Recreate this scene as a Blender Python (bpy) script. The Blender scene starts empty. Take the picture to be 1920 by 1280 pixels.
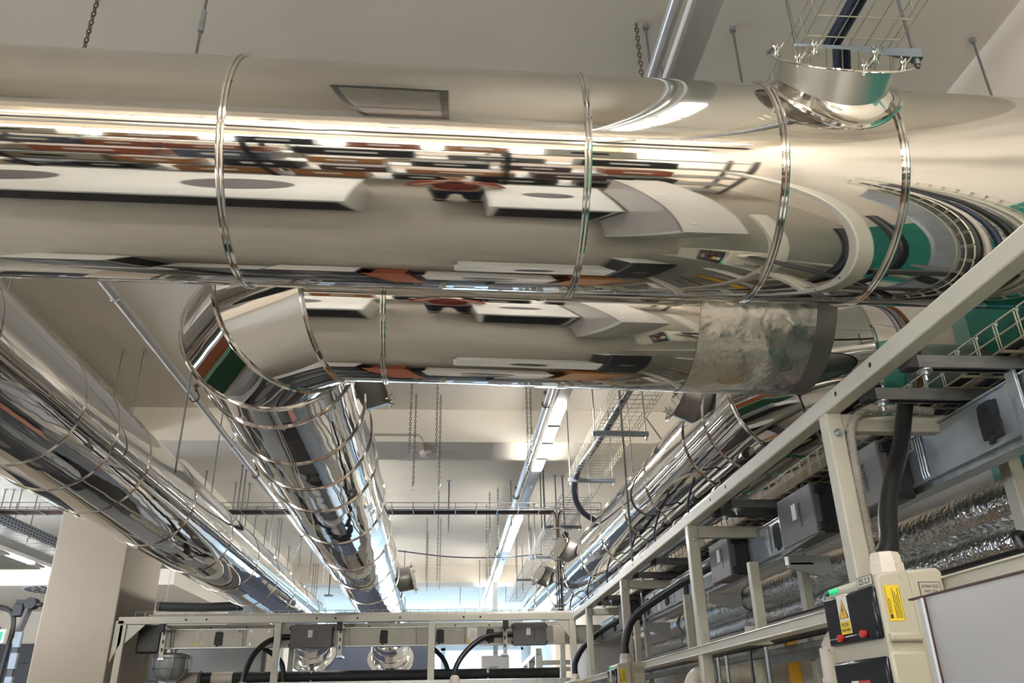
import bpy, bmesh, math, random
from mathutils import Vector, Matrix
random.seed(7)
SC = bpy.context.scene
COL = SC.collection
H = 1.7                       # eye height: builder coordinates are measured from the eye, floor at -H

# ---------------------------------------------------------------- camera, world, light, exposure
cam_d = bpy.data.cameras.new('camera'); cam = bpy.data.objects.new('camera', cam_d); COL.objects.link(cam)
cam_d.sensor_width = 36.0; cam_d.sensor_fit = 'HORIZONTAL'; cam_d.lens = 36.0*1508/1920
cam_d.clip_start = 0.02; cam_d.clip_end = 200
_R = Matrix(((0.9970342, -0.0156814, -0.0753454), (-0.0749364, -0.420843, -0.904033), (-0.0175321, 0.906998, -0.4207699)))
cam.matrix_world = Matrix.Translation((0, 0, H)) @ _R.to_4x4()
SC.camera = cam
SC.view_settings.view_transform = 'Standard'; SC.view_settings.look = 'None'
SC.view_settings.gamma = 1.0; SC.view_settings.use_curve_mapping = False
SC.view_settings.exposure = 1.84
try:
    SC.cycles.use_denoising = True; SC.cycles.denoiser = 'OPENIMAGEDENOISE'
    SC.cycles.max_bounces = 10; SC.cycles.diffuse_bounces = 5; SC.cycles.glossy_bounces = 8
    SC.cycles.sample_clamp_indirect = 6.0; SC.cycles.caustics_reflective = False; SC.cycles.caustics_refractive = False
except Exception: pass
W = bpy.data.worlds.new('daylight'); SC.world = W; W.use_nodes = True
W.node_tree.nodes['Background'].inputs[0].default_value = (0.62, 0.78, 1.0, 1)
W.node_tree.nodes['Background'].inputs[1].default_value = 1.2
def area(name, loc, size, size_y, power, color, rot):
    d = bpy.data.lights.new(name, 'AREA'); d.shape = 'RECTANGLE'; d.size = size; d.size_y = size_y; d.energy = power; d.color = color
    o = bpy.data.objects.new(name, d); COL.objects.link(o); o.location = (loc[0], loc[1], loc[2]+H); o.rotation_euler = rot
    return o
# daylight through the big end windows
area('daylight_end_window', (0.0, 27.6, 0.6), 6.0, 2.6, 105, (0.42, 0.70, 1.0), (math.radians(-97), 0, 0))
# added fill at the unseen rear windows and left aisle band, brightening the ceiling
area('fill_light_rear', (-3.2, -8.8, 1.05), 10.5, 1.2, 265, (1.0, 0.93, 0.80), (math.radians(106), 0, 0))
area('fill_light_aisle', (-9.85, 3.0, 0.7), 12.0, 1.4, 70, (1.0, 0.93, 0.82), (math.radians(112), 0, math.radians(-90)))
area('fill_light_far_aisle', (-9.85, 10.4, 0.75), 5.6, 1.4, 130, (0.78, 0.87, 1.0), (math.radians(115), 0, math.radians(-78)))
LAMP = 24.0                   # radiance of the tube diffusers
# ---------------------------------------------------------------- materials
def srgb(r, g, b):
    f = lambda c: (c/255/12.92) if c/255 <= 0.04045 else ((c/255+0.055)/1.055)**2.4
    return (f(r), f(g), f(b), 1)
def mat(name, col, rough=0.5, metal=0.0, noise=0.0, nscale=8.0, bump=0.0, bscale=40.0, bdist=0.01, col2=None, spec=0.5, emit=None, estr=0.0, coat=0.0, stretch=None, detail=3.0, rnoise=0.0):
    m = bpy.data.materials.new(name); m.use_nodes = True
    nt = m.node_tree; b = nt.nodes['Principled BSDF']
    b.inputs['Base Color'].default_value = col; b.inputs['Roughness'].default_value = rough; b.inputs['Metallic'].default_value = metal
    b.inputs['Specular IOR Level'].default_value = spec
    if coat: b.inputs['Coat Weight'].default_value = coat; b.inputs['Coat Roughness'].default_value = 0.1
    tc = None
    def coords():
        nonlocal tc
        if tc is None:
            t = nt.nodes.new('ShaderNodeTexCoord'); mp = nt.nodes.new('ShaderNodeMapping')
            nt.links.new(t.outputs['Object'], mp.inputs[0])
            if stretch: mp.inputs['Scale'].default_value = stretch
            tc = mp.outputs[0]
        return tc
    if noise or col2 or rnoise:
        n = nt.nodes.new('ShaderNodeTexNoise'); n.inputs['Scale'].default_value = nscale; n.inputs['Detail'].default_value = detail
        nt.links.new(coords(), n.inputs['Vector'])
        if noise or col2:
            r = nt.nodes.new('ShaderNodeValToRGB')
            c2 = col2 if col2 else tuple(c*(1-noise) for c in col[:3])+(1,)
            r.color_ramp.elements[0].color = c2; r.color_ramp.elements[1].color = col
            r.color_ramp.elements[0].position = 0.35; r.color_ramp.elements[1].position = 0.65
            nt.links.new(n.outputs[0], r.inputs[0]); nt.links.new(r.outputs[0], b.inputs['Base Color'])
        if rnoise:
            mr = nt.nodes.new('ShaderNodeMapRange'); mr.inputs[3].default_value = max(0, rough-rnoise); mr.inputs[4].default_value = rough+rnoise
            nt.links.new(n.outputs[0], mr.inputs[0]); nt.links.new(mr.outputs[0], b.inputs['Roughness'])
    if bump:
        n2 = nt.nodes.new('ShaderNodeTexNoise'); n2.inputs['Scale'].default_value = bscale; n2.inputs['Detail'].default_value = 2.0
        nt.links.new(coords(), n2.inputs['Vector'])
        bp = nt.nodes.new('ShaderNodeBump'); bp.inputs['Strength'].default_value = bump; bp.inputs['Distance'].default_value = bdist
        nt.links.new(n2.outputs[0], bp.inputs['Height']); nt.links.new(bp.outputs[0], b.inputs['Normal'])
    if emit:
        b.inputs['Emission Color'].default_value = emit; b.inputs['Emission Strength'].default_value = estr
    return m
M = {}
M['chrome'] = mat('polished_steel_jacket', (0.68, 0.665, 0.63, 1), 0.035, 1.0, bump=0.10, bscale=1.6, bdist=0.02, rnoise=0.02, nscale=2.0)
M['chrome_y'] = mat('polished_steel_wavy', (0.68, 0.67, 0.66, 1), 0.03, 1.0, bump=0.13, bscale=2.0, bdist=0.03, rnoise=0.015, nscale=2.0)
M['band'] = mat('steel_band', (0.78, 0.76, 0.72, 1), 0.10, 1.0)
M['brushed'] = mat('brushed_steel', (0.66, 0.65, 0.62, 1), 0.30, 1.0, rnoise=0.08, nscale=14)
M['zinc'] = mat('galvanised_steel', (0.50, 0.53, 0.55, 1), 0.36, 0.9, noise=0.25, nscale=30, rnoise=0.1)
M['busbar'] = mat('busbar_galvanised_steel', (0.46, 0.50, 0.53, 1), 0.38, 0.8, noise=0.22, nscale=5, rnoise=0.1)
M['strut'] = mat('dark_zinc_strut', (0.20, 0.205, 0.20, 1), 0.42, 0.7, noise=0.35, nscale=25, stretch=(0.2, 1, 1))
M['busbar_warm'] = mat('busbar_beige_steel', (0.33, 0.315, 0.275, 1), 0.42, 0.55, noise=0.2, nscale=4, rnoise=0.1)  # darker, beige-grey steel tone for the far busbar
M['foil'] = mat('aluminium_foil_wrap', (0.92, 0.89, 0.84, 1), 0.20, 1.0, rnoise=0.07, nscale=6, stretch=(0.35, 1, 1))
def crinkle(m, parts):                                       # fine creases: ridged noise at two sizes
    nt = m.node_tree; b = nt.nodes['Principled BSDF']; t = nt.nodes.new('ShaderNodeTexCoord'); prev = None
    for sc, kind, st, dist in parts:
        n = nt.nodes.new('ShaderNodeTexNoise'); n.inputs['Scale'].default_value = sc; n.inputs['Detail'].default_value = 3.0
        if kind: n.noise_type = 'RIDGED_MULTIFRACTAL'
        nt.links.new(t.outputs['Object'], n.inputs['Vector']); bp = nt.nodes.new('ShaderNodeBump'); bp.inputs['Strength'].default_value = st; bp.inputs['Distance'].default_value = dist
        nt.links.new(n.outputs[0], bp.inputs['Height'])
        if prev: nt.links.new(prev.outputs[0], bp.inputs['Normal'])
        prev = bp
    nt.links.new(prev.outputs[0], b.inputs['Normal'])
crinkle(M['foil'], ((11.0, True, 0.55, 0.014), (26.0, True, 0.5, 0.006), (130.0, False, 0.2, 0.002)))
M['sleevegrey'] = mat('grey_duct_sleeve', (0.23, 0.23, 0.225, 1), 0.5, noise=0.08, nscale=3)
M['baremetal'] = mat('bare_rim_steel', (0.50, 0.49, 0.46, 1), 0.40, 0.85, noise=0.15, nscale=8)
M['foilpipe'] = mat('crinkled_foil_pipe', (0.82, 0.80, 0.76, 1), 0.22, 1.0, bump=0.9, bscale=36, bdist=0.012, rnoise=0.08, nscale=30)
M['cream'] = mat('cream_frame_paint', (0.56, 0.54, 0.45, 1), 0.36, 0.0, noise=0.07, nscale=3, coat=0.15)
M['boxcream'] = mat('cream_box_plastic', (0.50, 0.47, 0.37, 1), 0.42, noise=0.06, nscale=4)
M['white'] = mat('white_enamel', (0.72, 0.72, 0.69, 1), 0.30, noise=0.04, nscale=3)
M['panelwhite'] = mat('white_panel_paint', (0.50, 0.475, 0.44, 1), 0.35, noise=0.05, nscale=2)
M['plaster'] = mat('ceiling_plaster', (0.80, 0.745, 0.65, 1), 0.92, noise=0.06, nscale=1.4, bump=0.15, bscale=60, bdist=0.004)
M['columnpaint'] = mat('column_paint', (0.56, 0.50, 0.42, 1), 0.9, noise=0.04, nscale=1.2, bump=0.12, bscale=70, bdist=0.003)
M['wall'] = mat('wall_plaster', (0.78, 0.71, 0.61, 1), 0.9, noise=0.05, nscale=1.2, bump=0.12, bscale=70, bdist=0.003)
M['floor'] = mat('floor_screed', (0.40, 0.365, 0.315, 1), 0.42, noise=0.10, nscale=2.0)
M['teal'] = mat('teal_wall_paint', (0.025, 0.30, 0.235, 1), 0.5, noise=0.2, nscale=4)
M['tealpale'] = mat('pale_teal_strip', (0.25, 0.47, 0.40, 1), 0.5)
M['black'] = mat('black_rubber', (0.012, 0.012, 0.013, 1), 0.38, noise=0.3, nscale=12)
M['blackmatt'] = mat('black_matt', (0.016, 0.016, 0.018, 1), 0.6)
M['dark'] = mat('charcoal_plastic', (0.13, 0.125, 0.125, 1), 0.48, noise=0.12, nscale=9)
M['darkside'] = mat('black_plastic_base', (0.018, 0.018, 0.02, 1), 0.42)
M['window'] = mat('smoked_window', (0.010, 0.012, 0.018, 1), 0.16, spec=0.35)
M['red'] = mat('red_plastic', (0.55, 0.03, 0.03, 1), 0.35)
M['redsign'] = mat('red_sticker', (0.42, 0.02, 0.035, 1), 0.45)
M['yellow'] = mat('yellow_sticker', (0.80, 0.58, 0.02, 1), 0.45)
M['orange'] = mat('orange_sticker', (0.85, 0.45, 0.02, 1), 0.45)
M['paper'] = mat('white_label', (0.75, 0.74, 0.68, 1), 0.55)
M['paperbeige'] = mat('beige_label', (0.60, 0.56, 0.45, 1), 0.5)
M['ink'] = mat('black_ink', (0.015, 0.015, 0.015, 1), 0.6)
M['greylabel'] = mat('grey_label', (0.42, 0.40, 0.34, 1), 0.5)
M['pvc'] = mat('pvc_beige', (0.66, 0.60, 0.52, 1), 0.38, noise=0.06, nscale=5)
M['pipewhite'] = mat('white_painted_pipe', (0.74, 0.74, 0.72, 1), 0.35)
M['silverpipe'] = mat('silver_conduit', (0.62, 0.63, 0.64, 1), 0.32, 0.6)
M['wire'] = mat('yellow_zinc_wire', (0.52, 0.48, 0.36, 1), 0.4, 0.5)
M['rod'] = mat('threaded_zinc_rod', (0.23, 0.235, 0.24, 1), 0.45, 0.8)
M['chain'] = mat('chain_steel', (0.15, 0.14, 0.12, 1), 0.4, 0.8)
M['clamp'] = mat('brown_clamp', (0.09, 0.05, 0.045, 1), 0.5, 0.4)
M['flex'] = mat('grey_flexible_conduit', (0.36, 0.335, 0.29, 1), 0.5)
M['ladder'] = mat('red_brown_cables', (0.10, 0.05, 0.045, 1), 0.5, noise=0.4, nscale=20)
M['ductgrey'] = mat('grey_fabric_duct', (0.44, 0.44, 0.43, 1), 0.5, noise=0.08, nscale=3)
M['seal'] = mat('brown_sealant', (0.24, 0.09, 0.02, 1), 0.6, noise=0.5, nscale=30)
M['blue'] = mat('blue_marker', (0.03, 0.06, 0.30, 1), 0.5)
M['rim'] = mat('dull_grey_rim', (0.34, 0.33, 0.31, 1), 0.42, 0.6, noise=0.2, nscale=12)
M['navy'] = mat('navy_cable', (0.02, 0.03, 0.07, 1), 0.4)
M['navypanel'] = mat('blue_grey_panel', (0.10, 0.12, 0.17, 1), 0.5, noise=0.1, nscale=2)
M['doordark'] = mat('dark_brown_door', (0.035, 0.033, 0.036, 1), 0.5)
M['glasslamp'] = mat('frosted_lamp_glass', (0.34, 0.36, 0.34, 1), 0.25, coat=0.3)
M['perf'] = mat('grey_blue_tray', (0.20, 0.235, 0.27, 1), 0.45, 0.15)
M['greencabinet'] = mat('dark_green_paint', (0.008, 0.07, 0.03, 1), 0.4)
M['brick'] = mat('brick_red_paint', (0.36, 0.10, 0.045, 1), 0.5, noise=0.15, nscale=3)
M['wood'] = mat('orange_wood', (0.45, 0.20, 0.07, 1), 0.45, noise=0.25, nscale=6, stretch=(1, 8, 8))
M['pale'] = mat('pale_wall', (0.66, 0.66, 0.68, 1), 0.8)
M['exitgreen'] = mat('exit_sign_green', (0.0, 0.30, 0.16, 1), 0.4, emit=(0.0, 0.35, 0.18, 1), estr=0.12)
M['led'] = mat('green_led', (0.0, 0.5, 0.2, 1), 0.3, emit=(0.01, 1.0, 0.36, 1), estr=0.10)
M['leddim'] = mat('green_led_dim', (0.0, 0.10, 0.05, 1), 0.3)
M['tube'] = mat('lit_diffuser', (0.9, 0.9, 0.9, 1), 0.5, emit=(1.0, 0.965, 0.91, 1), estr=LAMP)
M['tubeoff'] = mat('white_lamp_housing', (0.74, 0.74, 0.72, 1), 0.4)
M['daylight'] = mat('daylit_window_pane', (0.7, 0.8, 0.9, 1), 0.2, emit=(0.36, 0.62, 1.0, 1), estr=1.1)
M['skin'] = mat('skin', (0.55, 0.30, 0.20, 1), 0.5)
M['shirt'] = mat('red_brown_shirt', (0.25, 0.05, 0.035, 1), 0.8, noise=0.3, nscale=14)
M['jeans'] = mat('dark_blue_trousers', (0.02, 0.025, 0.05, 1), 0.8)
M['hair'] = mat('brown_hair', (0.03, 0.018, 0.01, 1), 0.6)

# ---------------------------------------------------------------- builders
def resample(P, step):
    out = [P[0].copy()]; acc = 0.0
    for a, b in zip(P, P[1:]):
        L = (b-a).length; t = step-acc
        while t <= L: out.append(a.lerp(b, t/L)); t += step
        acc = L-(t-step)
    return out
WL = {}                                                     # builder-space origin of every object
class B:
    def __init__(s): s.v = []; s.f = []
    def add(s, vs, fs):
        k = len(s.v); s.v += [Vector(v) for v in vs]; s.f += [tuple(i+k for i in f) for f in fs]; return s
    def box(s, x0, y0, z0, x1, y1, z1):
        x0, x1 = min(x0, x1), max(x0, x1); y0, y1 = min(y0, y1), max(y0, y1); z0, z1 = min(z0, z1), max(z0, z1)
        return s.add([(x0,y0,z0),(x1,y0,z0),(x1,y1,z0),(x0,y1,z0),(x0,y0,z1),(x1,y0,z1),(x1,y1,z1),(x0,y1,z1)],
                     [(3,2,1,0),(4,5,6,7),(0,1,5,4),(1,2,6,5),(2,3,7,6),(3,0,4,7)])
    def bar(s, p, q, w, h, up=(0,0,1)):                     # square bar from p to q
        p, q = Vector(p), Vector(q); d = (q-p).normalized(); u = Vector(up)
        a = d.cross(u)
        if a.length < 1e-4: a = d.cross(Vector((0,1,0)))
        a.normalize(); b = a.cross(d).normalized(); a = a*w/2; b = b*h/2
        vs = [p-a-b, p+a-b, p+a+b, p-a+b, q-a-b, q+a-b, q+a+b, q-a+b]
        return s.add(vs, [(3,2,1,0),(4,5,6,7),(0,1,5,4),(1,2,6,5),(2,3,7,6),(3,0,4,7)][::1])
    def prism(s, pts, vec):                                 # polygon pts swept by vec
        n = len(pts); vec = Vector(vec); P = [Vector(p) for p in pts]
        return s.add(P+[p+vec for p in P], [tuple(range(n))[::-1], tuple(range(n, 2*n))]+[(i,(i+1)%n,n+(i+1)%n,n+i) for i in range(n)])
    def tube(s, pts, r, n=12, caps=True):
        P = [Vector(p) for p in pts]; m = len(P)
        R = r if isinstance(r, (list, tuple)) else [r]*m
        T = []
        for i in range(m):
            a = P[min(i+1, m-1)]-P[max(i-1, 0)]
            T.append(a.normalized())
        u = T[0].orthogonal().normalized(); vs = []
        for i in range(m):
            u = (u-T[i]*u.dot(T[i])).normalized(); w = T[i].cross(u)
            for k in range(n):
                a = 2*math.pi*k/n; vs.append(P[i]+(u*math.cos(a)+w*math.sin(a))*R[i])
        fs = [(i*n+k, i*n+(k+1)%n, (i+1)*n+(k+1)%n, (i+1)*n+k) for i in range(m-1) for k in range(n)]
        if caps: fs += [tuple(range(n))[::-1], tuple((m-1)*n+k for k in range(n))]
        return s.add(vs, fs)
    def cyl(s, p, q, r, n=16, r2=None):
        return s.tube([p, q], [r, r if r2 is None else r2], n)
    def lathe(s, prof, o, axis, n=48, closed=False):        # prof: (radius, height along axis)
        o = Vector(o); d = Vector(axis).normalized(); u = d.orthogonal().normalized(); w = d.cross(u); m = len(prof); vs = []
        for r, h in prof:
            for k in range(n):
                a = 2*math.pi*k/n; vs.append(o+d*h+(u*math.cos(a)+w*math.sin(a))*r)
        mm = m if closed else m-1
        return s.add(vs, [(i*n+k, i*n+(k+1)%n, ((i+1)%m)*n+(k+1)%n, ((i+1)%m)*n+k) for i in range(mm) for k in range(n)])
    def torus(s, o, axis, R, r, n=48, m=8):
        return s.lathe([(R+r*math.cos(2*math.pi*i/m), r*math.sin(2*math.pi*i/m)) for i in range(m)], o, axis, n, True)
    def sphere(s, o, r, n=12, sq=(1,1,1)):
        o = Vector(o); vs = []; m = max(4, n//2)
        for i in range(m+1):
            t = math.pi*i/m
            for k in range(n):
                a = 2*math.pi*k/n; vs.append(o+Vector((r*sq[0]*math.sin(t)*math.cos(a), r*sq[1]*math.sin(t)*math.sin(a), r*sq[2]*math.cos(t))))
        return s.add(vs, [(i*n+k, (i+1)*n+k, (i+1)*n+(k+1)%n, i*n+(k+1)%n) for i in range(m) for k in range(n)])
def obj(name, b, m, parent=None, bevel=0.0, smooth=35, origin=None):
    me = bpy.data.meshes.new(name)
    lo = Vector((min(v.x for v in b.v), min(v.y for v in b.v), min(v.z for v in b.v))); hi = Vector((max(v.x for v in b.v), max(v.y for v in b.v), max(v.z for v in b.v)))
    c = Vector(origin) if origin is not None else Vector(((lo.x+hi.x)/2, (lo.y+hi.y)/2, lo.z))
    me.from_pydata([tuple(v-c) for v in b.v], [], b.f)
    bm = bmesh.new(); bm.from_mesh(me); bmesh.ops.recalc_face_normals(bm, faces=bm.faces); bm.to_mesh(me); bm.free()
    me.update(); me.materials.append(M[m] if isinstance(m, str) else m)
    if smooth:
        me.polygons.foreach_set('use_smooth', [True]*len(me.polygons)); me.set_sharp_from_angle(angle=math.radians(smooth))
    o = bpy.data.objects.new(name, me); COL.objects.link(o); WL[o] = c
    if parent: o.parent = parent; o.location = c-WL[parent]
    else: o.location = c+Vector((0,0,H))
    if bevel:
        md = o.modifiers.new('edge', 'BEVEL'); md.width = bevel; md.segments = 2; md.limit_method = 'ANGLE'; md.angle_limit = math.radians(40)
    return o
def tag(o, label, cat, group=None):
    o['label'] = label; o['category'] = cat
    if group: o['group'] = group
    return o
def thing(name, label, cat, loc, group=None):
    o = bpy.data.objects.new(name, None); COL.objects.link(o); WL[o] = Vector(loc); o.location = Vector(loc)+Vector((0,0,H))
    o.empty_display_size = 0.1
    return tag(o, label, cat, group)
def struct(name, b, m, bevel=0.0, parent=None):
    o = obj(name, b, m, parent, bevel)
    if parent is None: o['kind'] = 'structure'
    return o
def kids(o): return [c for c in bpy.data.objects if c.parent == o]
def dup(o, off, label=None, parent=None):                    # copy of a thing with its parts and sub-parts
    c = o.copy(); COL.objects.link(c); WL[c] = WL[o]+(Vector(off) if parent is None else Vector((0,0,0)))
    if parent is None: c.location = o.location+Vector(off)
    else: c.parent = parent
    if label: c['label'] = label
    for k in kids(o): dup(k, off, None, c)
    return c
def text(name, s, o, ax, ay, size, m, parent, depth=0.0006, align='CENTER', width=None):   # lettering lying in the plane (ax, ay)
    cu = bpy.data.curves.new(name, 'FONT'); cu.body = s; cu.size = size; cu.align_x = align; cu.align_y = 'CENTER'; cu.extrude = depth
    t = bpy.data.objects.new(name, cu); COL.objects.link(t)
    bpy.context.view_layer.update()
    me = bpy.data.meshes.new_from_object(t); bpy.data.objects.remove(t)
    if not me.vertices: return None
    ax = Vector(ax).normalized(); ay = Vector(ay).normalized(); az = ax.cross(ay)
    xs = [v.co.x for v in me.vertices]; k = 1.0
    if width: k = width/(max(xs)-min(xs))
    b = B(); b.v = [Vector(o)+ax*(v.co.x*k)+ay*v.co.y+az*v.co.z for v in me.vertices]; b.f = [tuple(p.vertices) for p in me.polygons]
    return obj(name, b, m, parent, smooth=0)
def lerp(a, b, t): return Vector(a)*(1-t)+Vector(b)*t
def spline(pts, n=8):                                        # Catmull-Rom through pts
    P = [Vector(p) for p in pts]; P = [P[0]*2-P[1]]+P+[P[-1]*2-P[-2]]; out = []
    for i in range(1, len(P)-2):
        for k in range(n):
            t = k/n; a, b, c, d = P[i-1], P[i], P[i+1], P[i+2]
            out.append(0.5*((2*b)+(c-a)*t+(2*a-5*b+4*c-d)*t*t+(3*b-a-3*c+d)*t**3))
    return out+[P[-2]]
# ================================================================ the setting
CZ = 3.1
struct('floor', B().box(-10, -9, -H-0.2, 2.93, 30, -H), 'floor')
struct('ceiling', B().box(-10, -9, CZ, 2.93, 30, CZ+0.2), 'plaster')
struct('wall_right', B().box(2.73, -9, -H, 2.93, 30, CZ), 'wall')
struct('wall_left', B().box(-10.2, -9, -H, -10, 30, CZ), 'wall')
struct('wall_back', B().box(-10, -9.2, -H, 2.93, -9, CZ), 'wall')
wb = B()
wb.box(-10, 28, -H, -5.2, 28.2, CZ); wb.box(2.5, 28, -H, 2.93, 28.2, CZ); wb.box(-5.2, 28, 2.0, 2.5, 28.2, CZ); wb.box(-5.2, 28, -H, 2.5, 28.2, -0.9)
struct('wall_end', wb, 'pale')
# end windows: frame with mullions and daylit panes
for i, (x0, x1) in enumerate(((-5.2, -2.65), (-2.65, -0.1), (-0.1, 2.5))):
    f = B(); f.box(x0, 27.95, -0.9, x1, 28.1, -0.82); f.box(x0, 27.95, 1.92, x1, 28.1, 2.0); f.box(x0, 27.95, -0.9, x0+0.07, 28.1, 2.0); f.box(x1-0.07, 27.95, -0.9, x1, 28.1, 2.0); f.box(x0, 27.97, 1.15, x1, 28.08, 1.32)
    w = struct('window_%d' % (i+1), f, 'pale')
    obj('pane', B().box(x0+0.05, 28.03, -0.85, x1-0.05, 28.05, 1.95), 'daylight', w)
# back windows behind the photographer (they only show as streaks in the polished jackets)
for i, (x0, x1) in enumerate(((-8.5, -5.5), (-4.5, -1.5), (-0.9, 2.1))):
    f = B(); f.box(x0, -9, 0.35, x1, -8.9, 0.43); f.box(x0, -9, 1.72, x1, -8.9, 1.8); f.box(x0, -9, 0.35, x0+0.08, -8.9, 1.8); f.box(x1-0.08, -9, 0.35, x1, -8.9, 1.8); f.box((x0+x1)/2-0.04, -9, 0.35, (x0+x1)/2+0.04, -8.9, 1.8)
    w = struct('window_%d' % (i+4), f, 'pale')
    obj('pane', B().box(x0+0.05, -8.97, 0.4, x1-0.05, -8.95, 1.75), 'daylight', w)
for i, y0 in enumerate((-3.0, 1.0, 5.0, 9.0)):  # unseen aisle window band, added to light the ceiling
    f = B(); f.box(-10, y0, -0.1, -9.92, y0+3.8, -0.02); f.box(-10, y0, 1.42, -9.92, y0+3.8, 1.5); f.box(-10, y0, -0.1, -9.92, y0+0.08, 1.5); f.box(-10, y0+3.72, -0.1, -9.92, y0+3.8, 1.5); f.box(-10, y0+1.86, -0.1, -9.92, y0+1.94, 1.5)
    w = struct('window_%d' % (i+7), f, 'pale')
    obj('pane', B().box(-9.98, y0+0.05, -0.05, -9.96, y0+3.75, 1.45), 'daylight', w)
# transverse and longitudinal concrete beams, columns
for i, (y0, y1) in enumerate(((-1.6, -0.9), (8.5, 9.19), (18.8, 19.45))):
    struct('ceiling_beam', B().box(-10, y0, 2.728, 2.73, y1, CZ), 'plaster')
struct('ceiling_beam', B().box(-4.2, -9, 2.728, -3.45, 28, CZ), 'plaster')
for y0, y1 in ((9.1, 10.25), (18.6, 19.6), (-1.8, -0.8)):
    struct('column', B().box(-4.2, y0, -H, -3.45, y1, 2.728), 'columnpaint', 0.01)
for y0, y1 in ((8.5, 9.19), (18.8, 19.45)):
    struct('column', B().box(2.40, y0, -H, 2.73, y1, 2.728), 'wall', 0.008)
# painted teal field and pale strip low on the right wall
struct('trim_1', B().box(2.715, 0.6, -H, 2.73, 3.62, 2.25), 'teal')
struct('trim_2', B().box(2.712, 3.62, -H, 2.73, 3.74, 2.25), 'tealpale')
# left aisle: dropped soffit, wall with roller door
struct('ceiling_soffit', B().box(-10, 13.3, 1.93, -4.25, 17.0, 2.17), 'wall')
struct('wall_aisle', B().box(-10, 16.6, -H, -4.25, 16.8, 1.93), 'wall')
d = B()
for k in range(9): d.box(-9.2, 16.50, -H+k*0.34, -5.3, 16.58, -H+k*0.34+0.33)
struct('door_1', d, 'doordark', 0.005)
# ================================================================ the polished ventilation ducts
R0 = 0.35
def ring_pts(p, d1, d2, r, n=96):                             # ring in the mitre plane between directions d1 and d2 (bends lie in the XY plane)
    d1 = d1.normalized(); d2 = d2.normalized(); m = (d1+d2).normalized(); u = Vector((0,0,1)); u = (u-d1*u.dot(d1)).normalized(); s = d1.cross(u)
    out = []
    for k in range(n):
        a = 2*math.pi*k/n; v = u*math.cos(a)*r+s*math.sin(a)*r
        out.append(p+v-d1*(v.dot(m)/d1.dot(m)))
    return out
def shell(p, q, r, din=None, dout=None, n=96, nl=2):          # cylinder skin between mitre planes
    d = (q-p).normalized(); a = ring_pts(p, d, (din or d), r, n); c = ring_pts(q, d, (dout or d), r, n)
    b = B(); vs = []
    for i in range(nl+1): vs += [x.lerp(y, i/nl) for x, y in zip(a, c)]
    return b.add(vs, [(i*n+k, i*n+(k+1)%n, (i+1)*n+(k+1)%n, (i+1)*n+k) for i in range(nl) for k in range(n)])
def band(name, p, d1, d2, par, r=R0, w=0.0052, two=True, m='band'):
    b = B(); d = (d1+d2).normalized()
    for off in ((-0.0055, 0.0055) if two else (0,)):
        c = ring_pts(p, d1, d2, r+0.003); c = [x+d*off for x in c]
        n = len(c); vs = []; ctr = p+d*off
        for x in c:
            o_ = (x-ctr).normalized()
            for k in range(6):
                a = 2*math.pi*k/6; vs.append(x+o_*math.cos(a)*w+d*math.sin(a)*w)
        b.add(vs, [(i*6+k, i*6+(k+1)%6, ((i+1)%n)*6+(k+1)%6, ((i+1)%n)*6+k) for i in range(n) for k in range(6)])
    return obj(name, b, m, par)
def wingnut(b, o, ax, side, s=1.0):
    o = Vector(o); ax = Vector(ax).normalized(); side = Vector(side); side = (side-ax*side.dot(ax)).normalized()
    b.cyl(o, o+ax*0.020*s, 0.0035*s, 8); b.lathe([(0.0001, 0.012*s), (0.006*s, 0.012*s), (0.009*s, 0), (0.0001, 0)], o, ax, 12)
    for k in (-1, 1):
        q = o+ax*0.006*s+side*k*0.006*s
        b.tube([q, q+ax*0.009*s+side*k*0.006*s, q+ax*0.020*s+side*k*0.011*s], [0.0034*s, 0.0045*s, 0.003*s], 8)
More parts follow.
